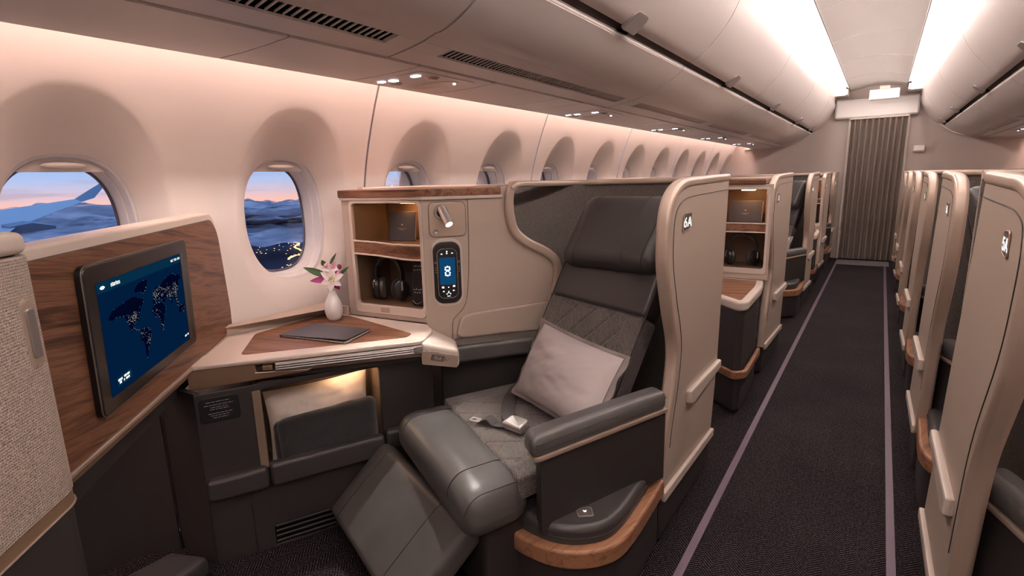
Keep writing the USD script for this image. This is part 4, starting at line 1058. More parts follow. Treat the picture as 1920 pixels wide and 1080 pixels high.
for a, b in [(.014, .178), (.022, .180), (.034, .178), (.046, .180), (.014, .160), (.030, .162), (.044, .163), (.054, .162), (.014, .072), (.026, .074), (.040, .072), (.050, .074), (.018, .060), (.032, .058), (.046, .060)]:
    rc.part("key", place(extr(rr(a - .003, a + .003, b - .002, b + .002, .001), 0, 0.0014), ro, Xr, Yr), "print_pale", smooth=False)
rc.part("bottom_edge", place(tube(smooth_line([(0.006, 0.022), (0.03, 0.008), (0.058, 0.020)], 6)[:, [0, 1]] @ np.array([[1, 0, 0], [0, 1, 0]]) + np.array([0, 0, 0.001]), 0.0012, 5), ro, Xr, Yr), "steel_soft")
wl_ = Thing("amenity_pouch", tuple(nic(0.30, 0.803, -0.2)), "small dark pouch behind the headphones in the near lower niche", "pouch")
wl_.part("body", place(extr(rr(0, 0.09, 0, 0.125, 0.012), 0, 0.022, 0.008), nic(0.150, 0.803, -0.225), Xr, (0, 0, 1)), "folder_card")
wl_.part("flap", place(extr(rr(0.002, 0.088, 0.075, 0.124, 0.012), 0.02, 0.026, 0.003), nic(0.150, 0.803, -0.225), Xr, (0, 0, 1)), "folder_card")

# ------------- the desk
DB = np.array([-1.925, 0.817]); DD = np.array([0.61239774, 0.79054981]); DN = np.array([0.79055, -0.61240])
onD = flat(DB, DD, DN)
def dsk(s, z, off=0.0):
    p = DB + s * DD + off * DN
    return np.array([p[0], p[1], z])
dk = Thing("console_desk", (-1.9, 1.3, 0.65), "beige window-side desk with walnut inlay and pull-out table in front of the cabinet", "desk")
ZD = 0.74
plan = np.array([tuple(dsk(0.0, 0)[:2]), tuple(dsk(0.815, 0)[:2]), (-1.50, 1.60), (-1.585, 1.655), (-2.015, 1.60), (-2.215, 1.59), (-2.215, 0.985), (-2.02, 0.90)])
woodp = rounded(np.array([(-1.889, 0.985), (-1.512, 1.458), (-1.530, 1.512), (-2.012, 1.585), (-2.150, 1.560), (-2.118, 1.180)]), [0.03, 0.02, 0.03, 0.02, 0.03, 0.03])
dk.part("top", extr(rounded(plan, [0.01, 0.03, 0.02, 0.01, 0.01, 0.01, 0.01, 0.01]), 0.725, ZD + 0.002, 0.006, nb=3), "beige_light")
dk.part("wood_inlay", extr(woodp, 0.735, ZD + 0.0022, 0.001), "wood_desk", label="walnut inlay of the desk top")
dk.part("inlay_gap", extr(inset(woodp if area2(woodp) > 0 else woodp[::-1], -0.0022), 0.735, ZD + 0.0008), "plaque_dark")
dk.part("flap_seam", tube([(-1.905, 0.962, ZD + 0.0004), (-2.11, 1.14, ZD + 0.0004), (-2.20, 1.155, ZD + 0.0004)], 0.0015, 5), "plaque_dark")
dk.part("wall_lip", extr(rounded(np.array([(-2.222, 0.95), (-2.192, 0.95), (-2.165, 1.56), (-2.04, 1.600), (-2.04, 1.615), (-2.222, 1.615)]), 0.008), 0.735, 0.782, 0.008, nb=3), "beige")
# sloping right end of the desk
def extr_end():
    m = extr(rounded(np.array([(0.805, 0.648), (0.945, 0.616), (0.952, 0.664), (0.862, 0.690), (0.812, 0.702), (0.805, 0.700)]), 0.006), 0.0, 0.0025, 0.001)
    return onD(m, 0.0055)
e = np.zeros((2, 2, 2, 3))
for k, (za, zb) in enumerate(((0.640, 0.612), (0.741, 0.690))):
    e[0, 0, k] = dsk(0.800, za, 0.004); e[1, 0, k] = dsk(0.955, zb, 0.006)
    e[0, 1, k] = (-1.585, 1.650, za); e[1, 1, k] = (-1.490, 1.735, zb - 0.028)
dk.part("end_cap", warp(rcube((0.16, 0.2, 0.1), 0.022, (8, 8, 3)), e, (0.16, 0.2, 0.1)), "beige_light", smooth=60)
ef = dk.part("end_face", extr_end(), "bronze_pale", label="pale bronze face of the sloping desk end")
dk.part("end_seam", tube([dsk(0.812, 0.704, 0.005), dsk(0.86, 0.690, 0.0065), dsk(0.955, 0.660, 0.0065)], 0.0016, 5), "plaque_dark")
pt = dk.part("socket_plate", place(extr(rr(-0.026, 0.026, -0.012, 0.012, 0.004), -0.002, 0.003, 0.001), dsk(0.868, 0.668, 0.0085), unit(DD[0], DD[1], -0.32), unit(0.19, 0.25, 0.95)), "plaque_dark", label="small dark socket plate with letters")
dk.part("lettering", text("SLE", 0.013, dsk(0.868, 0.668, 0.0117), unit(DD[0], DD[1], -0.32), unit(0.19, 0.25, 0.95)), "print_pale", parent=pt, smooth=False)
dk.part("socket_button", place(lathe([(0, 0.004), (0.004, 0.004), (0.006, 0.0)], 16), dsk(0.905, 0.656, 0.008), unit(DD[0], DD[1], -0.3), unit(0.19, 0.25, 0.95)), "bronze_pale")
# bronze fascia with a slot for the pull-out table
slot = rr(0.212, 0.800, 0.694, 0.7065, 0.004)
dk.part("fascia", onD(extr(np.array([(-0.005, 0.650), (0.215, 0.664), (0.385, 0.672), (0.40, 0.680), (0.79, 0.676), (0.83, 0.668), (0.83, 0.725), (-0.005, 0.725)]), -0.05, -0.006, 0.004, holes=[rr(0.212, 0.812, 0.692, 0.721, 0.004)])), "bronze", label="bronze fascia below the desk top")
dk.part("fascia_lip", tube([dsk(s, z, -0.004) for s, z in ((0.21, 0.691), (0.385, 0.680), (0.405, 0.688), (0.80, 0.684))], 0.003, 6), "bronze_pale")
tb = dk.part("pull_out_table", onD(extr(rr(0.278, 0.806, 0.695, 0.724, 0.004), -0.02, 0.014, 0.002)), "steel_soft", label="ribbed metal edge of the pull-out table")
for z in (0.701, 0.7095, 0.718):
    dk.part("rib", tube([dsk(0.282, z, 0.014), dsk(0.802, z, 0.014)], 0.0022, 6), "steel_soft", parent=tb)
dk.part("table_latch", onD(extr(rr(0.775, 0.808, 0.696, 0.725, 0.003), 0.0, 0.018, 0.002)), "steel_soft", parent=tb)
dk.part("catch", onD(extr(rr(0.236, 0.270, 0.698, 0.716, 0.004), -0.02, 0.006, 0.002)), "bronze")
dk.part("under_box", extr(np.array([dsk(0.0, 0, -0.03)[:2], dsk(0.80, 0, -0.03)[:2], (-1.60, 1.64), (-2.0, 1.59), (-2.20, 1.58), (-2.20, 0.99)]), 0.655, 0.726), "dark_plastic", smooth=False)

# ------------- the dark front below the desk, with its lit pocket
FB = np.array([-1.8688, 0.80]); FD = np.array([0.43991, 0.89804]); FN = np.array([0.89804, -0.43991])
onF = flat(FB, FD, FN)
fac = Thing("stowage_unit", (-1.7, 1.15, 0), "dark panel below the desk with lit stowage pocket, padded bumpers and vent", "console")
ph_ = rr(0.206, 0.636, 0.300, 0.632, 0.012)
vent_h = rr(0.198, 0.420, 0.006, 0.090, 0.003)
fac.part("panel", onF(extr(np.array([(0.0, 0.0), (0.86, 0.0), (0.86, 0.652), (0.0, 0.652)]), -0.016, 0.0, 0.002, holes=[ph_, vent_h])), "dark_plastic")
ring, back = open_box(0.204, 0.638, 0.298, 0.634, 0.20)
fac.part("pocket_lining", onF(cat(ring, back)), "cubby_lining", label="bronze lining of the pocket")
fac.part("pocket_jamb", onF(extr(rr(0.176, 0.204, 0.33, 0.632, 0.004), -0.004, 0.004, 0.002)), "cubby_lining")
fac.part("pocket_light", onF(extr(rr(0.46, 0.61, 0.622, 0.630, 0.002), -0.10, -0.06)), "pocket_glow", label="warm lamp under the pocket top")
for s0, s1, z0, z1 in ((0.002, 0.198, 0.262, 0.344), (0.204, 0.634, 0.262, 0.352), (0.639, 0.84, 0.285, 0.365)):
    fac.part("bumper", onF(extr(rr(s0, s1, z0, z1, 0.016), -0.01, 0.034, 0.014, nb=3)), "leather_dark", smooth=60)
for k in range(4):
    z = 0.018 + 0.021 * k
    fac.part("vent_slat", onF(place(box(0.200, 0.418, -0.007, 0.007, -0.004, 0.004, 0.002), (0, z, -0.004), (1, 0, 0), unit(0, 0.8, 0.6))), "dark_plastic", smooth=False)
fac.part("vent_back", onF(extr(rr(0.19, 0.43, 0.0, 0.10, 0.003), -0.05, -0.03)), "black", smooth=False)
sg = fac.part("notice_plate", onF(extr(rr(0.010, 0.134, 0.548, 0.636, 0.010), -0.001, 0.004, 0.0015)), "black", label="dark notice plate with faint print")
rng = np.random.default_rng(4)
for z, a, b in ((0.622, 0.032, 0.106), (0.611, 0.026, 0.116), (0.602, 0.046, 0.098), (0.5945, 0.042, 0.102), (0.580, 0.036, 0.110), (0.572, 0.044, 0.100), (0.564, 0.050, 0.096)):
    x = a
    while x < b:
        w = min(rng.uniform(0.005, 0.016), b - x)
        fac.part("print", onF(extr(rr(x, x + w, z - 0.0013, z + 0.0013, 0.0005), 0.004, 0.0043)), "print_grey", parent=sg, smooth=False)
        x += w + 0.0026
for s in (0.0, 0.132):
    fac.part("panel_seam", onF(extr(rr(s - 0.0015, s + 0.0015, 0.0, 0.258, 0.001), 0.0, 0.0012)), "black", smooth=False)
fac.part("return_wall", extr(np.array([FB, FB + 0.22 * np.array([-1.0, -0.10]), FB + 0.22 * np.array([-1.0, -0.10]) + (0, 0.02), FB + (0.0, 0.02)]), 0.0, 0.66), "dark_plastic", smooth=False)
fw = Thing("footwell_wall", (-2.15, 0.6, 0), "black curved footwell wall below the monitor panel", "panel")
fwp = smooth_line([(-2.085, 0.775), (-2.16, 0.70), (-2.19, 0.58), (-2.20, 0.30), (-2.20, -0.20)], 5)
fw.part("wall", grid(np.stack([np.column_stack([fwp, np.full(len(fwp), z)]) for z in (0.0, 0.70)], 0), 0.01, flip=True), "dark_plastic")
fw.part("skirt", grid(np.stack([np.column_stack([fwp + np.array([0.006, 0]), np.full(len(fwp), z)]) for z in (0.0, 0.05)], 0), 0.004, flip=True), "black")
ot = Thing("foot_cushion", (-1.86, 0.70, 0), "low black leather foot cushion on the carpet at the lower left", "cushion")
c = np.zeros((2, 2, 2, 3))
for k, z in enumerate((0.0, 0.085)):
    c[0, 0, k] = (-1.99, 0.44, z); c[1, 0, k] = (-1.74, 0.40, z); c[0, 1, k] = (-1.975, 0.70, z); c[1, 1, k] = (-1.835, 0.765, z)
ot.part("pad", warp(rcube((0.2, 0.3, 0.085), 0.03, (8, 10, 3)), c, (0.2, 0.3, 0.085)), "leather_dark", smooth=60)
ot.part("base", warp(rcube((0.2, 0.3, 0.085), 0.01, (3, 3, 1)), c * np.array([1, 1, 0.2]) + np.array([0, 0, -0.0]), (0.2, 0.3, 0.085)), "black")

# ------------- things in the pocket
def pillow(t, corners, puff, cloth, edge=None, flange=0.0, n=26, seed=0, wrinkle=0.004, piping=None):
    """Cushion from four corners (in order), puffed on both sides; corners stay sharp, with soft creases."""
    A, B, C, D = [np.array(p, float) for p in corners]
    u, v = np.meshgrid(np.linspace(0, 1, n), np.linspace(0, 1, n), indexing="ij")
    P = (A * ((1 - u) * (1 - v))[..., None] + B * (u * (1 - v))[..., None] + C * (u * v)[..., None] + D * ((1 - u) * v)[..., None])
    N = unit(*np.cross(B - A, D - A))
    a, b = 2 * u - 1, 2 * v - 1
    f = np.clip((1 - a ** 2), 0, 1) ** 0.55 * np.clip((1 - b ** 2), 0, 1) ** 0.55
    cx = (A + B + C + D) / 4
    pull = 1 - 0.055 * (1 - a ** 2)[..., None] * (abs(b) ** 3)[..., None] - 0.045 * (1 - b ** 2)[..., None] * (abs(a) ** 3)[..., None]
    P = cx + (P - cx) * pull
    w = meshkit.fbm(np.stack([a * 2.2 + b, b * 2.6 - 0.6 * a, np.full_like(a, seed)], -1), 4, seed) - 0.5
    w2 = meshkit.fbm(np.stack([a * 7 + 3 * b, b * 1.5 - a, np.full_like(a, seed + 5.0)], -1), 3, seed + 9) - 0.5
    rim = np.minimum(1, 6 * (1 - np.maximum(abs(a), abs(b))))
    h = puff * f * (1 + 0.25 * w) + wrinkle * (w + 1.4 * w2 * (1 - f * 0.7)) * rim * 2
    front = grid(P + h[..., None] * N, 0); backm = grid(P - 0.75 * h[..., None] * N - 0.0005 * N, 0, flip=True)
    t.part("cushion", cat(front, backm), cloth, smooth=60)
    if flange > 0:
        k = 1 + flange
        ring = []
        e = np.concatenate([P[:, 0], P[-1, 1:], P[-2::-1, -1], P[0, -2:0:-1]])
        o = cx + (e - cx) * k
        wv = 0.006 * np.sin(np.arange(len(e)) * 0.55)[:, None] * N
        m = len(e)
        V = np.vstack([e, o + wv, o + wv - 0.003 * N, e - 0.003 * N])
        F = []
        for q in range(4):
            i, j = np.arange(m) + q * m, np.arange(m) + ((q + 1) % 4) * m
            F.append(np.stack([i, np.roll(i, -1), np.roll(j, -1), j], 1))
        F = tri(np.vstack(F))
        t.part("flange", (V, F[:, ::-1]), edge, smooth=60)
    if piping:
        e = np.concatenate([P[:, 0], P[-1, 1:], P[-2::-1, -1], P[0, -2:0:-1]])
        t.part("piping", tube(e, 0.0022, 5, closed=True), piping)
def fac3(s, z, off):
    p = FB + s * FD + off * FN
    return np.array([p[0], p[1], z])
cp_ = Thing("stowed_pillow", tuple(fac3(0.4, 0.31, -0.1)), "cream pillow with creased corners stowed in the lit pocket below the desk", "pillow")
pillow(cp_, [fac3(0.222, 0.305, -0.070), fac3(0.606, 0.305, -0.075), fac3(0.614, 0.592, -0.125), fac3(0.216, 0.585, -0.105)], 0.050, "cream_cloth", n=34, seed=3, wrinkle=0.007)
bl_ = Thing("folded_blanket", tuple(fac3(0.45, 0.31, -0.02)), "folded charcoal blanket in front of the cream pillow in the pocket", "blanket")
c = np.zeros((2, 2, 2, 3))
for i, s in enumerate((0.250, 0.626)):
    for j, z in enumerate((0.302, 0.488 + 0.02 * i)):
        c[i, j, 0] = fac3(s, z, -0.075 if j == 0 else -0.060); c[i, j, 1] = fac3(s - 0.01 * j, z, -0.002 if j == 0 else -0.012)
def soft(c, size, r, n, amp, seed):
    v, f = rcube(size, r, n, 4)
    w = meshkit.fbm(v * 16 + seed, 3, seed) - 0.5
    d = v / np.maximum(np.linalg.norm(v, axis=1, keepdims=True), 1e-6)
    return warp((v + d * (w * amp * 2)[:, None], f), c, size)
bl_.part("outer_fold", soft(c, (0.376, 0.19, 0.07), 0.034, (30, 16, 6), 0.006, 2), "blanket", smooth=60)
c2 = c.copy(); c2[:, :, 1] = c[:, :, 0] * 0.35 + c[:, :, 1] * 0.65; c2[:, 1] += np.array([0, 0, -0.012]); c2[0] -= 0.012 * np.array([FD[0], FD[1], 0]); c2[1] -= 0.03 * np.array([FD[0], FD[1], 0])
bl_.part("inner_fold", soft(c2, (0.376, 0.19, 0.07), 0.02, (20, 12, 4), 0.004, 5), "blanket", smooth=60)

# ------------- monitor panel
MB = np.array([-2.2515, 1.162]); MD = np.array([0.70207, -0.71210]); MN = np.array([0.71210, 0.70207])
onM = flat(MB, MD, MN)
def mon(s, z, off=0.0):
    p = MB + s * MD + off * MN
    return np.array([p[0], p[1], z])
mo = Thing("monitor_console", tuple(mon(0.6, 0.72)), "angled walnut panel in beige frame holding the screen at the left", "panel")
out = rounded(np.array([(-0.010, 0.768), (0.04, 0.742), (1.21, 0.722), (1.21, 1.236), (0.085, 1.252), (0.035, 1.175)]), [0.03, 0.02, 0.01, 0.01, 0.05, 0.08], 8)
mo.part("frame", onM(extr(out, -0.075, 0.0, 0.008, nb=3)), "beige_light")
wd = rounded(np.array([(0.004, 0.778), (0.05, 0.752), (1.20, 0.732), (1.20, 1.205), (0.098, 1.222), (0.048, 1.165)]), [0.02, 0.02, 0.005, 0.005, 0.03, 0.06], 8)
mo.part("wood_face", onM(extr(wd, -0.002, 0.003, 0.001)), "wood_panel", label="walnut veneer face")
mo.part("face_gap", onM(extr(inset(wd if area2(wd) > 0 else wd[::-1], -0.003), -0.002, 0.0008)), "plaque_dark")
lo = np.array([mon(s, z, 0.002) for s, z in ((-0.008, 0.762), (0.05, 0.742), (0.5, 0.733), (1.2, 0.724))])
mo.part("bottom_trim", sweep(lo, rr(-0.006, 0.006, -0.006, 0.006, 0.003), up=(0, 0, 1)), "bronze_pale")
mo.part("skirt", onM(extr(np.array([(0.03, 0.66), (1.2, 0.60), (1.2, 0.735), (0.03, 0.748)]), -0.085, -0.055)), "dark_plastic", smooth=False)
mo.part("skirt_edge", onM(extr(np.array([(0.05, 0.705), (1.2, 0.690), (1.2, 0.726), (0.05, 0.738)]), -0.06, -0.012, 0.004)), "bronze")

scn = Thing("monitor", tuple(mon(0.72, 0.80)), "black-framed screen showing a dark blue world map, set in walnut panel", "screen")
bez = rounded(np.array([(0.437, 0.822), (1.030, 0.800), (1.016, 1.174), (0.414, 1.178)]), [0.02, 0.02, 0.03, 0.02], 6)
scn.part("bezel", onM(extr(bez, 0.001, 0.022, 0.006, nb=3)), "black_gloss")
scn.part("bezel_rim", (lambda q: onM(sweep(np.column_stack([q, np.full(len(q), 0.018)]), oval(0.002, 0.002, 6), up=(0, 0, 1), closed=True)))(bez[::-1] if area2(bez) < 0 else bez), "plaque_dark")
dq = np.array([(0.476, 0.850), (0.986, 0.838), (0.972, 1.126), (0.464, 1.137)])
scn.part("display", onM(extr(dq, 0.021, 0.0232)), "screen_sea", smooth=False, label="lit display")
def scr(u, v):
    """Screen coordinates 0..1 (u to the right as seen, v up) to the plane of the panel."""
    a = dq[1] * (1 - u) + dq[0] * u; b = dq[2] * (1 - u) + dq[3] * u
    return a * (1 - v) + b * v
def on_screen(pts, h0, h1):
    q = np.array([scr(u, v) for u, v in pts])
    return onM(extr(q, h0, h1))
scn.part("title_bar", on_screen([(0.0, 0.905), (1, 0.905), (1, 1.0), (0, 1.0)], 0.0228, 0.0235), "screen_bar", smooth=False)
scn.part("side_bar", on_screen([(0.955, 0.0), (1, 0.0), (1, 1.0), (0.965, 1.0)], 0.0228, 0.0238), "black", smooth=False)
LAND = [
    [(0.06, .66), (0.10, .72), (0.16, .735), (0.24, .75), (0.32, .76), (0.37, .73), (0.42, .70), (0.41, .66), (0.385, .63), (0.37, .59), (0.35, .555), (0.34, .52), (0.325, .53), (0.31, .52), (0.295, .51), (0.285, .48), (0.30, .455), (0.325, .44), (0.345, .425), (0.335, .415), (0.30, .435), (0.27, .465), (0.25, .50), (0.23, .55), (0.215, .60), (0.18, .635), (0.13, .65), (0.09, .64)],
    [(0.34, .80), (0.38, .855), (0.45, .87), (0.49, .85), (0.47, .80), (0.44, .755), (0.42, .76), (0.40, .78)],
    [(0.35, .405), (0.38, .425), (0.43, .40), (0.465, .36), (0.45, .30), (0.43, .25), (0.41, .20), (0.395, .14), (0.385, .10), (0.375, .14), (0.375, .22), (0.365, .29), (0.345, .34)],
    [(0.535, .59), (0.53, .64), (0.55, .665), (0.54, .70), (0.56, .735), (0.59, .76), (0.61, .74), (0.65, .76), (0.72, .80), (0.80, .815), (0.86, .79), (0.93, .77), (0.93, .73), (0.89, .72), (0.885, .67), (0.87, .64), (0.86, .60), (0.84, .57), (0.845, .53), (0.83, .50), (0.815, .55), (0.79, .58), (0.775, .545), (0.765, .50), (0.75, .545), (0.735, .58), (0.70, .60), (0.68, .57), (0.655, .55), (0.645, .59), (0.62, .62), (0.60, .615), (0.58, .63), (0.56, .61), (0.548, .60)],
    [(0.525, .57), (0.55, .595), (0.60, .59), (0.64, .575), (0.655, .53), (0.675, .50), (0.66, .46), (0.64, .42), (0.635, .37), (0.615, .30), (0.60, .295), (0.59, .35), (0.585, .41), (0.575, .455), (0.54, .465), (0.52, .50), (0.515, .54)],
    [(0.85, .40), (0.875, .43), (0.90, .425), (0.925, .435), (0.935, .39), (0.92, .355), (0.895, .35), (0.86, .36)],
    [(0.83, .475), (0.85, .49), (0.87, .47), (0.86, .455), (0.84, .46)],
]
from shapely.geometry import Polygon, Point
rng = np.random.default_rng(11)
dots = []
def dot(u, v, r):
    dots.append(on_screen([(u - r, v - r * 1.5), (u + r, v - r * 1.5), (u + r, v + r * 1.5), (u - r, v + r * 1.5)], 0.0236, 0.0242))
bright = [((0.30, .575), .055, .045, 60), ((0.275, .56), .05, .05, 40), ((0.57, .66), .04, .05, 50), ((0.60, .68), .06, .05, 30), ((0.75, .60), .05, .04, 50), ((0.70, .68), .10, .04, 60), ((0.84, .62), .03, .06, 70), ((0.30, .47), .03, .03, 25), ((0.43, .30), .03, .08, 40), ((0.36, .38), .02, .05, 20), ((0.545, .50), .03, .03, 15), ((0.61, .33), .02, .04, 16), ((0.90, .37), .04, .03, 14), ((0.84, .50), .02, .03, 20)]
for poly in LAND:
    P = Polygon(poly)
    q = np.array(poly)
    q = smooth_line(q, 3, closed=True)
    q = q + (meshkit.fbm(np.column_stack([q * 40, np.zeros(len(q))]), 2, 3)[:, None] - 0.5) * 0.016
    scn.part("continent", on_screen(q, 0.0228, 0.0236), "screen_land", smooth=False)
    for (c_, sx, sy, nn) in bright:
        for _ in range(nn):
            u, v = rng.normal(c_[0], sx * 0.7), rng.normal(c_[1], sy * 0.7)
            if P.contains(Point(u, v)):
                dot(u, v, rng.uniform(0.0006, 0.0013))
    for i in range(0, len(q), 2):
        if rng.random() < 0.45:
            dot(q[i][0], q[i][1], rng.uniform(0.0006, 0.0014))
scn.part("city_lights", cat(*dots), "screen_dots", smooth=False, kind="stuff")
def scr_text(s, h, u, v, material, bold=True):
    a, b = scr(u, v), scr(u + 0.02, v); d = (b - a) / np.linalg.norm(b - a)
    p = scr(u, v + 0.02) - scr(u, v); p /= np.linalg.norm(p)
    to3 = lambda w: np.array([w[0] * MD[0], w[0] * MD[1], w[1]])
    scn.part("lettering", text(s, h, mon(a[0], a[1], 0.0238), to3(d), to3(p), 0.0005, bold), material, smooth=False)
scr_text("startes", 0.0105, 0.165, 0.950, "letter_glow")
scr_text("NLZ  TSO  140", 0.0070, 0.885, 0.955, "letter_glow")
scn.part("logo", on_screen([(0.035, .935), (0.055, .935), (0.070, .950), (0.055, .965), (0.035, .965), (0.022, .950)], 0.0236, 0.0242), "letter_glow", smooth=False)
scn.part("info_tile", on_screen([(0.06, .055), (0.20, .055), (0.20, .14), (0.06, .14)], 0.0228, 0.0236), "screen_bar", smooth=False)
for (u, v, w) in ((0.085, .11, .02), (0.135, .115, .012), (0.165, .115, .012), (0.085, .085, .010), (0.120, .085, .004), (0.155, .085, .018), (0.90, .07, .012), (0.935, .072, .008)):
    scn.part("print", on_screen([(u - w, v - .010), (u + w, v - .010), (u + w, v + .010), (u - w, v + .010)], 0.0236, 0.0242), "letter_glow", smooth=False)

# ------------- rounded fabric-covered post at the near end of the monitor panel
PC0, PC1 = np.array([-1.231, 0.226]), np.array([-0.86, -0.150])
def stadium(r, n=14):
    d = unit(*(PC1 - PC0)); nn = np.array([-d[1], d[0]])
    a0 = math.atan2(nn[1], nn[0])
    t = np.linspace(a0, a0 + math.pi, n); u = np.linspace(a0 + math.pi, a0 + 2 * math.pi, n)
    return np.vstack([PC0 + r * np.column_stack([np.cos(t), np.sin(t)]), PC1 + r * np.column_stack([np.cos(u), np.sin(u)])])
po = Thing("privacy_post", (-1.05, 0.05, 0), "rounded post covered in beige woven fabric with recessed handle, lower left", "partition")
po.part("fabric_cover", extr(stadium(0.065), 0.800, 1.243, 0.004), "beige_fabric", smooth=40)
po.part("cap", extr(stadium(0.066), 1.246, 1.282, 0.012, nb=4), "beige_light", smooth=60)
d_ = unit(*(PC1 - PC0))
hc = PC0 + 0.13 * d_
po.part("cap_hollow", place(extr(oval(0.10, 0.036, 32, 2.5), 0, 0.002), (hc[0], hc[1], 1.2815), (d_[0], d_[1], 0), (-d_[1], d_[0], 0)), "plaque_dark")
po.part("cap_ring", sweep([(hc[0] + a * d_[0] - b * d_[1], hc[1] + a * d_[1] + b * d_[0], 1.283) for a, b in oval(0.103, 0.039, 36, 2.5)], oval(0.004, 0.003, 6), closed=True), "beige_light")
po.part("seam_band", extr(stadium(0.063), 0.776, 0.800), "bronze", smooth=40)
po.part("bright_line", sweep(np.column_stack([stadium(0.0645), np.full(28, 0.776)]), oval(0.002, 0.0025, 6), closed=True), "bronze_pale")
po.part("base", extr(stadium(0.060), 0.0, 0.775), "dark_plastic", smooth=40)
hm = unit(0.80, 0.60); ht = np.array([-hm[1], hm[0]])
ho = PC0 + 0.0645 * hm
hz = 1.112
hb = po.part("handle_recess", place(extr(rr(-0.017, 0.017, -0.062, 0.062, 0.017, 8), -0.01, 0.003, 0.003, holes=[rr(-0.012, 0.012, -0.055, 0.055, 0.012, 8)]), (ho[0], ho[1], hz), (ht[0], ht[1], 0), (0, 0, 1), (hm[0], hm[1], 0)), "bronze_pale")
po.part("handle_well", place(extr(rr(-0.013, 0.013, -0.056, 0.056, 0.012, 8), -0.008, 0.0005), (ho[0], ho[1], hz), (ht[0], ht[1], 0), (0, 0, 1), (hm[0], hm[1], 0)), "plaque_dark", parent=hb)
po.part("handle_grip", place(extr(rr(-0.006, 0.013, -0.044, 0.044, 0.006, 6), 0.0, 0.006, 0.002), (ho[0], ho[1], hz), (ht[0], ht[1], 0), (0, 0, 1), (hm[0], hm[1], 0)), "steel_soft", parent=hb)
# ================================================================== LOOSE THINGS OF THE NEAREST SUITE
sp_ = Thing("seat_pillow", tuple(sl(0.03, 0.15, 0.49)), "pale grey pillow with flat grey border leaning on the nearest left backrest", "pillow")
pillow(sp_, [sl(-0.185, 0.075, 0.512), sl(0.285, 0.040, 0.508), sl(0.232, 0.255, 0.722), sl(-0.200, 0.235, 0.768)], 0.085, "pillow_cloth", edge="pillow_edge", flange=0.10, n=36, seed=1, wrinkle=0.0012, piping="thread_pale")

bt_ = Thing("seat_belt", tuple(sl(0.0, 0.0, 0.475)), "dark lap belt with bright metal buckle lying open on the nearest left seat", "seat belt")
def strap(pts, w, twist=None):
    """Flat webbing through the points (cabin coordinates), its width across the direction of travel, lying on the seat."""
    P = smooth_line(pts, 8)
    return sweep(P, rr(-w / 2, w / 2, -0.0012, 0.0012, 0.001, 2), up=(0, 0, 1))
ZS = 0.484
bt_.part("strap", strap([sl(-0.265, 0.185, ZS + 0.03), sl(-0.235, 0.10, ZS + 0.008), sl(-0.15, 0.015, ZS + 0.005), sl(-0.05, -0.055, ZS + 0.008), sl(0.02, -0.075, ZS + 0.012)], 0.052), "webbing")
bt_.part("strap", strap([sl(0.015, -0.105, ZS + 0.008), sl(-0.03, -0.125, ZS + 0.004), sl(-0.062, -0.142, ZS + 0.016), sl(-0.080, -0.152, ZS + 0.004)], 0.040), "webbing")
bt_.part("strap_loop", strap([sl(-0.03, -0.128, ZS + 0.006), sl(-0.055, -0.138, ZS + 0.022), sl(-0.078, -0.150, ZS + 0.010), sl(-0.086, -0.155, ZS + 0.004)], 0.042), "webbing")
dx = unit(*(sl(-0.12, -0.175, 0) - sl(-0.07, -0.150, 0))); dyv = np.cross((0, 0, 1.0), dx)
tn = bt_.part("tongue", place(extr(rr(0.0, 0.048, -0.016, 0.016, 0.005), 0, 0.0025, 0.0008, holes=[rr(0.024, 0.042, -0.008, 0.008, 0.003)]), sl(-0.078, -0.153, ZS + 0.004), dx, dyv), "steel", label="metal belt tongue")
bx = unit(*(sl(0.12, -0.06, 0) - sl(0.0, -0.09, 0))); by = np.cross((0, 0, 1.0), bx)
bo = sl(0.045, -0.082, ZS + 0.003)
bu_ = bt_.part("buckle", place(extr(rounded([(-0.044, -0.032), (0.044, -0.032), (0.040, 0.020), (0.020, 0.034), (-0.020, 0.034), (-0.040, 0.020)], [0.006, 0.006, 0.012, 0.012, 0.012, 0.012]), 0.0, 0.016, 0.003), bo, bx, by), "steel_soft", label="metal buckle")
bt_.part("lift_flap", place((lambda m: (m[0] + np.column_stack([np.zeros(len(m[0])), np.zeros(len(m[0])), 0.010 * np.clip(1 - (m[0][:, 1] / 0.034) ** 2, 0, 1) * (m[0][:, 2] > 0.017)]), m[1]))(extr(rounded([(-0.042, -0.036), (0.042, -0.036), (0.038, 0.020), (0.018, 0.033), (-0.018, 0.033), (-0.038, 0.020)], [0.005, 0.005, 0.012, 0.014, 0.014, 0.012]), 0.016, 0.026, 0.006, nb=4)), bo, bx, by), "steel", parent=bu_, smooth=60)

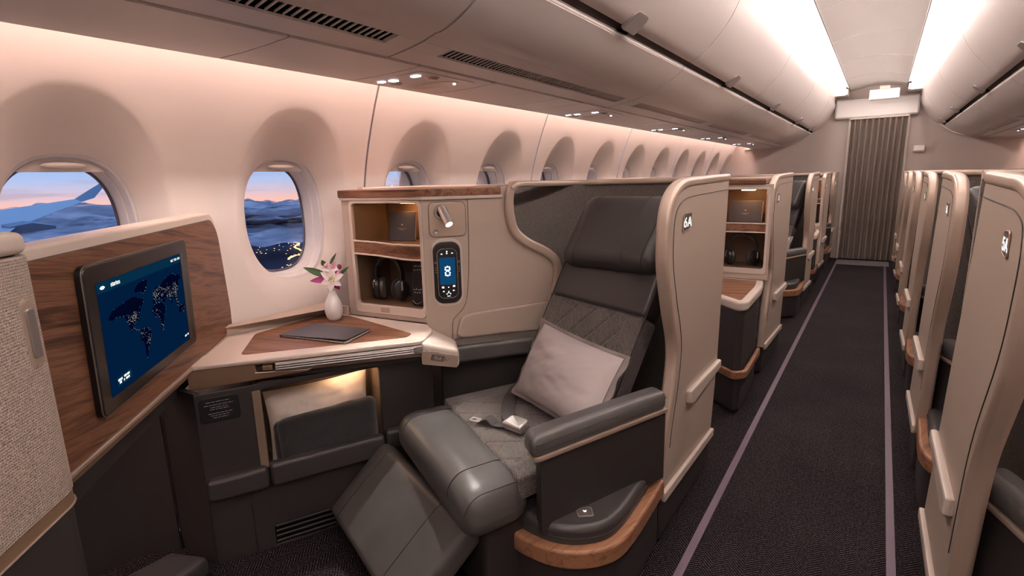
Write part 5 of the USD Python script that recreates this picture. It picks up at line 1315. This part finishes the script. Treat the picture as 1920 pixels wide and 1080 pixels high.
fo = Thing("menu_folder", (-1.85, 1.33, 0.743), "dark slate menu folder with small emblem lying on the walnut desk", "folder")
fp = np.array([(-1.985, 1.205), (-1.655, 1.275), (-1.712, 1.448), (-2.018, 1.395)])
ZF = ZD + 0.0032
fo.part("back_cover", extr(rounded(fp + np.array([0.004, -0.002]), 0.004), ZF, ZF + 0.0022), "folder_card", smooth=False)
fo.part("pages", extr(rounded(fp * 0.985 + fp.mean(0) * 0.015, 0.003), ZF + 0.0022, ZF + 0.0048), "paper", smooth=False)
m = extr(rounded(fp, 0.004), ZF + 0.0048, ZF + 0.0070)
m[0][:, 2] += 0.010 * np.clip((m[0][:, 0] + 1.82) / 0.16, 0, 1) ** 2
fo.part("front_cover", m, "folder_card", smooth=40)
ex, ey = unit(0.33, 0.07, 0), unit(-0.07, 0.33, 0)
for a, b, w, h in ((-0.018, 0.012, 0.012, 0.006), (0.006, -0.004, 0.045, 0.0022), (-0.012, -0.014, 0.014, 0.0022)):
    fo.part("emblem", place(extr(rr(-w, w, -h, h, 0.001), 0, 0.0006), np.array([-1.855, 1.335, ZF + 0.0072]), ex, ey), "print_gold", smooth=False)

vs = Thing("bud_vase", (-2.010, 1.500, ZD + 0.003), "small white ceramic bud vase on the desk beside the window", "vase")
VO = np.array([-2.010, 1.500, ZD + 0.0024])
vs.part("body", place(lathe(np.vstack([[(0, 0.001)], smooth_line([(0.021, 0.0), (0.032, 0.012), (0.040, 0.045), (0.036, 0.078), (0.023, 0.112), (0.0165, 0.136), (0.0185, 0.148)], 5), [(0.0155, 0.147), (0.0135, 0.130), (0.0, 0.10)]]), 40), VO), "ceramic", smooth=60)
vs.part("foot_ring", place(lathe([(0.019, 0.0), (0.021, 0.0), (0.022, 0.004), (0.019, 0.004)], 32), VO), "ceramic")
def petal(o, d, up, L, W, curl, cup=0.2):
    """A petal or leaf: pointed blade from o along d, bending towards up."""
    d, up = unit(*d), np.array(up, float); up = unit(*(up - np.dot(up, d) * d)); s = np.cross(d, up)
    u, v = np.meshgrid(np.linspace(0, 1, 10), np.linspace(-1, 1, 7), indexing="ij")
    w = W * np.sin(np.pi * np.clip(u, 0.02, 1) ** 0.8) ** 0.8 * (1 - 0.2 * u)
    P = np.array(o) + (u * L)[..., None] * d + (v * w)[..., None] * s + (curl * L * u ** 2 + cup * w * v ** 2)[..., None] * up
    return grid(P, 0.0008)
toC = unit(2.0, -1.5, 0.35)                                         # towards the seat
side = unit(*np.cross((0, 0, 1), toC))
upv = np.array([0, 0, 1.0])
def stem(t, tip, r=0.0018):
    t.part("stem", tube(smooth_line([VO + (0, 0, 0.09), VO + (0.004 * (tip[0] - VO[0]) / 0.03, 0, 0.15), tip], 6), r, 6), "leaf")
l1 = Thing("white_lily", tuple(VO + np.array([0, 0, 0.17])), "open white lily with yellow stamens and magenta lower petals in the vase", "flower")
fc = VO + 0.030 * toC + 0.002 * side + np.array([0, 0, 0.188])
stem(l1, fc - 0.01 * toC)
for k in range(6):
    a = math.radians(20 + 60 * k)
    d = math.cos(a) * side + math.sin(a) * upv
    l1.part("petal", petal(fc, d + 0.35 * toC, toC, 0.050 if k % 2 else 0.056, 0.017, -0.25), "petal_white" if k not in (4,) else "petal_white", smooth=60)
for d, L in (((0.55 * side - 0.9 * upv), 0.060), ((-0.1 * side - 1.0 * upv), 0.052)):
    l1.part("petal", petal(fc - 0.008 * toC, d, toC, L, 0.017, -0.1), "petal_magenta", smooth=60)
for k in range(6):
    a = math.radians(60 * k + 10)
    tip = fc + 0.030 * toC + 0.012 * (math.cos(a) * side + math.sin(a) * upv)
    l1.part("stamen", tube([fc, (fc + tip) / 2 + 0.004 * upv, tip], 0.0011, 5), "stamen")
    l1.part("anther", ball((0.0022, 0.0022, 0.004), tip, 1), "stamen")
l2 = Thing("pink_lily", tuple(VO + np.array([0, 0, 0.24])), "upper pale pink and white lily with buds in the vase", "flower")
fc2 = VO + 0.012 * toC + 0.004 * side + np.array([0, 0, 0.232])
stem(l2, fc2 - 0.008 * toC)
for k in range(7):
    a = math.radians(10 + 52 * k)
    d = math.cos(a) * side + math.sin(a) * upv
    l2.part("petal", petal(fc2, d + 0.6 * toC, toC, 0.042, 0.013, -0.3), ("petal_white", "petal_pink", "petal_white", "petal_white", "petal_pink", "petal_white", "petal_magenta")[k], smooth=60)
for a, b, r in ((0.036, 0.010, 0.010), (0.030, -0.022, 0.010), (0.040, -0.028, 0.008), (-0.02, 0.02, 0.009)):
    l2.part("bud", ball((r, r, r * 1.2), fc2 + a * side + b * upv + 0.01 * toC, 2), "petal_magenta" if b > 0 and a > 0 else "petal_pink")
l3 = Thing("leafy_spray", tuple(VO + np.array([0, 0, 0.2])), "spray of dark green leaves and one magenta petal round the lilies", "leaves")
stem(l3, VO + np.array([0, 0, 0.20]))
for o, d, L, W, mt in ((VO + np.array([0, 0, 0.205]) - 0.018 * side, -0.95 * side + 0.42 * upv, 0.105, 0.017, "leaf"), (VO + np.array([0, 0, 0.200]) + 0.03 * side, 0.75 * side + 0.55 * upv, 0.070, 0.008, "leaf"),
                       (VO + np.array([0, 0, 0.255]), 0.5 * side + 0.75 * upv, 0.060, 0.007, "leaf"), (VO + np.array([0, 0, 0.25]) - 0.022 * side, -0.3 * side + 0.8 * upv, 0.030, 0.012, "leaf"),
                       (VO + np.array([0, 0, 0.190]) - 0.012 * side + 0.01 * toC, -1.0 * side - 0.05 * upv, 0.078, 0.016, "petal_magenta")):
    l3.part("leaf_blade" if mt == "leaf" else "petal", petal(o, d, toC + 0.3 * upv, L, W, 0.12 if mt == "leaf" else 0.05), mt, smooth=60)

# the first passenger service unit's reading light, aimed at the seat below it
def spot(name, p, target, intensity, color, cone, r=0.016):
    l = UsdLux.SphereLight.Define(stage, "/World/" + name)
    l.CreateRadiusAttr(r); l.CreateIntensityAttr(intensity * SPOT); l.CreateColorAttr(Gf.Vec3f(*color))
    z = -unit(*(np.array(target, float) - np.array(p))); x = unit(*np.cross((0.03, 1.0, 0.1), z)); y = np.cross(z, x)
    l.AddTransformOp().Set(Gf.Matrix4d(*x, 0, *y, 0, *z, 0, *map(float, p), 1))
    a = UsdLux.ShapingAPI.Apply(l.GetPrim()); a.CreateShapingConeAngleAttr(cone); a.CreateShapingConeSoftnessAttr(0.8)
spot("reading_spot", (-1.545, 1.725, 1.735), (-1.22, 1.12, 0.45), 7800.0, (1.0, 0.94, 0.87), 22.0)

# ================================================================== THE ROWS BEHIND, LEFT
BACK_B = [(-2.15, 4.63), (-1.4, 4.645), (-1.0, 4.65), (-0.60, 4.66)]
shell_b = make_shell("privacy_shell", L_FRONT + np.array([2.06, 0]), L_REAR + np.array([2.11, 0]), BACK_B, "second beige privacy shell on the left, behind the aisle cabinet with headphones", plaque="5", group="privacy shells")
def aisle_console(label, label2):
    t = Thing("aisle_cabinet", (-0.75, 3.5, 0), label, "cabinet", "aisle cabinets with niches")
    deskp = np.array([(-1.25, 3.64), (-0.735, 3.165), (-0.590, 3.030), (-0.540, 3.075), (-0.548, 3.52), (-0.575, 3.75), (-1.25, 3.75)])
    dr = rounded(deskp, [0.01, 0.03, 0.07, 0.07, 0.03, 0.01, 0.01], 7)
    t.part("desk_rim", extr(dr, 0.612, 0.668, 0.016, nb=4), "beige_light", smooth=60)
    wi = shrink(dr, 0.040)
    t.part("wood_inlay", extr(wi, 0.655, 0.6695, 0.001), "wood_desk")
    body = shrink(dr, 0.020)
    t.part("body", extr(body, 0.03, 0.614), "dark_plastic", smooth=50)
    t.part("toe_kick", extr(shrink(body, 0.02), 0.0, 0.035), "black", smooth=50)
    t.part("kick_seam", extr(inset(body, -0.001), 0.128, 0.131), "black", smooth=50)
    path = np.vstack([dr[1:-8]]); path = np.column_stack([path, np.full(len(path), 0.247)])
    path = path[(path[:, 1] < 3.56)]
    t.part("wood_rail", sweep(path, rr(-0.010, 0.014, -0.024, 0.024, 0.009, 4), up=(0, 0, 1)), "wood_rail", smooth=50)
    yb = 3.75
    f = lambda m, off=0.0: place(m, (0, yb - off, 0), (1, 0, 0), (0, 0, 1), (0, -1, 0))
    hole = rr(-1.00, -0.586, 0.742, 1.252, 0.018)
    t.part("front_panel", f(extr(np.array([(-1.30, 0.668), (-0.556, 0.668), (-0.556, 1.285), (-1.30, 1.285)]), -0.014, 0.0, 0.003, holes=[hole])), "beige")
    t.part("niche_frame", f(extr(rr(-1.018, -0.570, 0.705, 1.266, 0.022), -0.002, 0.005, 0.002, holes=[hole])), "beige_light")
    ring = extr(rr(-1.01, -0.576, 0.732, 1.262, 0.02), -0.26, -0.004, holes=[rr(-1.00, -0.586, 0.742, 1.252, 0.014)]); back = extr(rr(-1.01, -0.576, 0.732, 1.262, 0.02), -0.27, -0.258)
    t.part("niche_lining", f(cat(ring, back)), "niche_lining")
    s = t.part("shelf", f(extr(rr(-1.0, -0.586, 0.985, 1.028, 0.004), -0.255, -0.004)), "niche_lining")
    t.part("shelf_band", f(extr(rr(-1.0, -0.586, 0.982, 1.032, 0.003), -0.005, 0.002, 0.001)), "wood_desk", parent=s)
    for z in (0.978, 1.035):
        t.part("shelf_bead", tube([(-1.0, yb - 0.002, z), (-0.586, yb - 0.002, z)], 0.0045, 8), "beige_light", parent=s)
    t.part("niche_light", f(extr(rr(-0.76, -0.68, 1.243, 1.252, 0.002), -0.13, -0.08)), "warm_glow", label="warm lamp under the niche top")
    t.part("wood_top", box(-1.32, -0.60, yb - 0.018, 4.62, 1.286, 1.318, 0.004), "wood_top")
    t.part("top_border", box(-1.32, -0.60, 4.0, 4.62, 1.316, 1.326, 0.003), "beige_light")
    t.part("carcass", box(-1.30, -0.60, yb + 0.28, 4.62, 0.02, 1.285), "beige", smooth=False)
    b = Thing("booklet", (-0.87, yb + 0.15, 1.03), label2[0], "booklet", "booklets in the aisle cabinets")
    booklet(b, np.array([-0.845, yb + 0.15, 1.030]), np.array([1.0, 0, 0]), unit(0, 0.16, 1), 0.205, 0.145)
    h = headphones("headphones", (-0.735, yb + 0.085, 0.743), (1, 0, 0), (0, -1, 0), label2[1], r=0.090)
    return t, b, h
con_b, boo_b, hp_b = aisle_console("aisle cabinet with lit niche and walnut-inlaid desk right behind the nearest left seat",
                                   ("dark booklet in the lit upper niche of the nearer aisle cabinet", "black headphones in the lower niche of the nearer aisle cabinet"))
for dy, n in ((4.22, "third"), (7.33, "fifth")):
    copy(shell_a, (0, dy, 0), "%s beige privacy shell along the left of the aisle, counted from the front" % n, "privacy shells")
    copy(seat_a, (0, dy, 0), "leather seat inside the %s privacy shell along the left of the aisle" % n, "reclining cabin seats")
    copy(cons_a, (0, dy, 0), "side console with wood rail in the %s left-hand suite along the aisle" % n, "seat side consoles")
copy(shell_b, (0, 3.75, 0), "fourth beige privacy shell along the left of the aisle, counted from the front", "privacy shells")
copy(con_b, (0, 3.75, 0), "farther aisle cabinet with niche, left of the aisle near the curtain", "aisle cabinets with niches")
copy(boo_b, (0, 3.75, 0), "dark booklet in the niche of the farther aisle cabinet", "booklets in the aisle cabinets")

# ================================================================== THE ROWS ON THE RIGHT
BACK_R = [(-1.30, 2.20), (-1.15, 2.295), (-0.95, 2.310), (-0.60, 2.315)]
shell_r = make_shell("privacy_shell", R_FRONT, R_REAR, BACK_R, "nearest beige privacy shell on the right with number plate, cut by the frame", mir=True, plaque="5A", group="privacy shells")
SO_LEFT, SO = SO, SO + np.array([-0.048, -0.07])
BK_B, BK_T = BK_B + np.array([-0.048, -0.07, 0]), BK_T + np.array([-0.048, -0.07, 0])
seat_r = make_seat("dark leather seat at the right edge of the picture, armrest in the lower corner", mir=True, group="reclining cabin seats", fine=False)
RAIL = RAIL + np.array([-0.012, -0.145])
cons_r = make_side_console("dark side console with wood rail beside the right-hand seat at the frame edge", mir=True, group="seat side consoles")
for dy, n in ((1.25, "second"), (2.62, "third"), (4.10, "fourth"), (5.65, "fifth"), (6.95, "sixth")):
    copy(shell_r, (0, dy, 0), "%s beige privacy shell along the right of the aisle, counted from the front" % n, "privacy shells")
    copy(seat_r, (0, dy, 0), "leather seat inside the %s privacy shell on the right of the aisle" % n, "reclining cabin seats")
    copy(cons_r, (0, dy, 0), "side console with wood rail at the %s seat on the right of the aisle" % n, "seat side consoles")
copy(sp_, (0, 4.22, 0), "pale cushion on the third left-hand seat along the aisle, behind the second shell")

# ================================================================== OUTSIDE
wg = Thing("aircraft_wing", (-9, 1.5, 0.3), "blue-grey aircraft wing with upswept tip seen through the first window", "wing")
def wing_sections(secs):
    """Loft of lens-shaped sections: (leading point, trailing point, thickness)."""
    rings = []
    for a, b, th in secs:
        a, b = np.array(a, float), np.array(b, float)
        u = np.linspace(0, 1, 9); up = 0.55 * th * 4 * np.sqrt(u) * (1 - u) * 0.9; dn = -0.45 * th * 4 * np.sqrt(u) * (1 - u) * 0.6
        top = a + (b - a) * u[:, None] + np.outer(up, (0, 0, 1)); bot = a + (b - a) * u[::-1][1:-1, None] + np.outer(dn[::-1][1:-1], (0, 0, 1))
        rings.append(np.vstack([top, bot]))
    R = np.array(rings); n = R.shape[1]; F = []
    for k in range(len(R) - 1):
        i, j = np.arange(n) + k * n, np.arange(n) + (k + 1) * n
        F.append(np.stack([i, np.roll(i, -1), np.roll(j, -1), j], 1))
    F = tri(np.vstack(F)); V = R.reshape(-1, 3)
    last = np.arange(n) + (len(R) - 1) * n
    t = np.stack([np.full(n - 2, last[0]), last[1:-1], last[2:]], 1)
    A = V[F]; vol = np.einsum("ij,ij->i", A[:, 0], np.cross(A[:, 1], A[:, 2])).sum()
    return V, np.vstack([F if vol > 0 else F[:, ::-1], t])
SEC = [((-18.0, 3.372, 0.72), (-7.0, 1.253, 0.70), 0.10), ((-20.0, 4.585, 0.866), (-10.5, 2.449, 0.836), 0.09), ((-23.5, 6.283, 0.900), (-17.0, 4.667, 0.802), 0.08), ((-27.0, 8.227, 0.978), (-25.0, 7.85, 0.908), 0.05)]
TIP = [((-27.0, 8.227, 0.978), (-25.0, 7.85, 0.908), 0.05), ((-27.5, 8.927, 1.329), (-26.0, 8.609, 1.031), 0.05), ((-28.0, 9.62, 1.655), (-27.6, 9.624, 1.558), 0.03), ((-28.4, 9.989, 1.736), (-28.3, 10.004, 1.734), 0.01)]
wg.part("wing_panel", wing_sections(SEC), "wing_skin", smooth=60)
wg.part("winglet", wing_sections(TIP), "wing_dark", smooth=60, label="dark upswept tip")
fp_ = np.array([(-11.0, 2.40, 0.862), (-11.0, 2.662, 0.903), (-11.0, 2.935, 0.84), (-11.0, 2.938, 0.797), (-11.0, 2.40, 0.742)])
wg.part("flap_fairing", hull(np.vstack([fp_, fp_ + np.array([0.5, -0.02, -0.02])])), "wing_dark")
for k, (a, b) in enumerate(zip(SEC[:-1], SEC[1:])):
    pa, pb = [np.array(q[0]) * 0.55 + np.array(q[1]) * 0.45 + np.array([0, 0, q[2] * 0.46]) for q in (a, b)]
    wg.part("spoiler_line", tube([pa, pb], 0.012, 4), "wing_dark")

az = np.radians(np.linspace(-8, 82, 300)); rad = np.geomspace(4800, 17000, 110)
A, R = np.meshgrid(az, rad, indexing="ij")
X_, Y_ = -R * np.cos(A), R * np.sin(A)
big = meshkit.fbm(np.stack([X_ / 1500, Y_ / 1500, np.zeros_like(X_)], -1), 5, 7); sm_ = meshkit.fbm(np.stack([X_ / 420, Y_ / 420, np.ones_like(X_)], -1), 4, 8)
fin_ = meshkit.fbm(np.stack([X_ / 160, Y_ / 160, np.ones_like(X_)], -1), 3, 5)
cd = Thing("cloud_bank", (-8000, 5000, -450), "bank of blue-grey clouds below the horizon seen through the windows", "clouds", kind="stuff")
for z0, amp, r0 in ((-470.0, 420.0, 7200.0), (-560.0, 330.0, 6400.0)):
    big3 = meshkit.fbm(np.stack([X_ / 1100, Y_ / 1100, np.full_like(X_, z0)], -1), 2, 7); sm3 = meshkit.fbm(np.stack([X_ / 330, Y_ / 330, np.full_like(X_, z0)], -1), 2, 8)
    R2 = r0 + (R - 4800.0) * (17000.0 - r0) / (17000.0 - 4800.0)
    P = np.stack([-R2 * np.cos(A), R2 * np.sin(A), z0 + amp * (big3 - 0.5) + 210 * (sm3 - 0.5) + 40 * (fin_ - 0.5)], -1)
    cd.part("cloud_sheet", grid(P), "cloud_tops", smooth=True, kind="stuff")
ld = Thing("land", (-9000, 6000, -1100), kind="structure")
ld.part("ground", grid(np.stack([np.stack([-r_ * np.cos(az), r_ * np.sin(az), np.full_like(az, -1100.0)], -1) for r_ in (2500.0, 21000.0)], 0)), "land_dark", smooth=False)
rng = np.random.default_rng(21)
def sky_dir(px, py):
    """Direction towards a spot of the landscape: degrees right of straight left, degrees below the horizon."""
    a, e = math.radians(px), math.radians(py)
    d = 1100 / math.tan(e)
    return np.array([-d * math.cos(a), d * math.sin(a), -1097.0])
tl = []
road = smooth_line([(33.6, 5.55), (34.05, 5.75), (33.6, 6.0), (33.9, 6.25), (34.35, 6.55), (34.0, 6.8), (33.3, 6.95), (32.9, 7.2)], 14)
for a, e in road:
    for _ in range(2):
        c = sky_dir(a + rng.normal(0, 0.05), e + rng.normal(0, 0.04)); s = rng.uniform(4, 9)
        tl.append(box(c[0] - s, c[0] + s, c[1] - s, c[1] + s, c[2], c[2] + 4))
for (ca, ce, sa, se, n_) in ((34.6, 4.9, 0.5, 0.25, 16), (33.2, 4.9, 0.5, 0.3, 10), (35.0, 5.7, 0.45, 0.25, 26), (32.5, 5.7, 0.6, 0.3, 14), (31.3, 5.8, 0.6, 0.3, 10), (33.0, 7.9, 0.5, 0.15, 10), (30.5, 6.3, 0.5, 0.3, 6), (34.5, 6.0, 0.3, 0.3, 14)):
    for _ in range(n_):
        c = sky_dir(rng.normal(ca, sa), max(4.3, rng.normal(ce, se))); s = rng.uniform(3, 8)
        tl.append(box(c[0] - s, c[0] + s * 1.6, c[1] - s, c[1] + s, c[2], c[2] + 4))
tw = Thing("town_lights", (-8000, 5500, -1097), "orange town lights on the dark land seen through the second window", "city lights", kind="stuff")
tw.part("lamps", cat(*tl), "town_glow", smooth=False, kind="stuff")
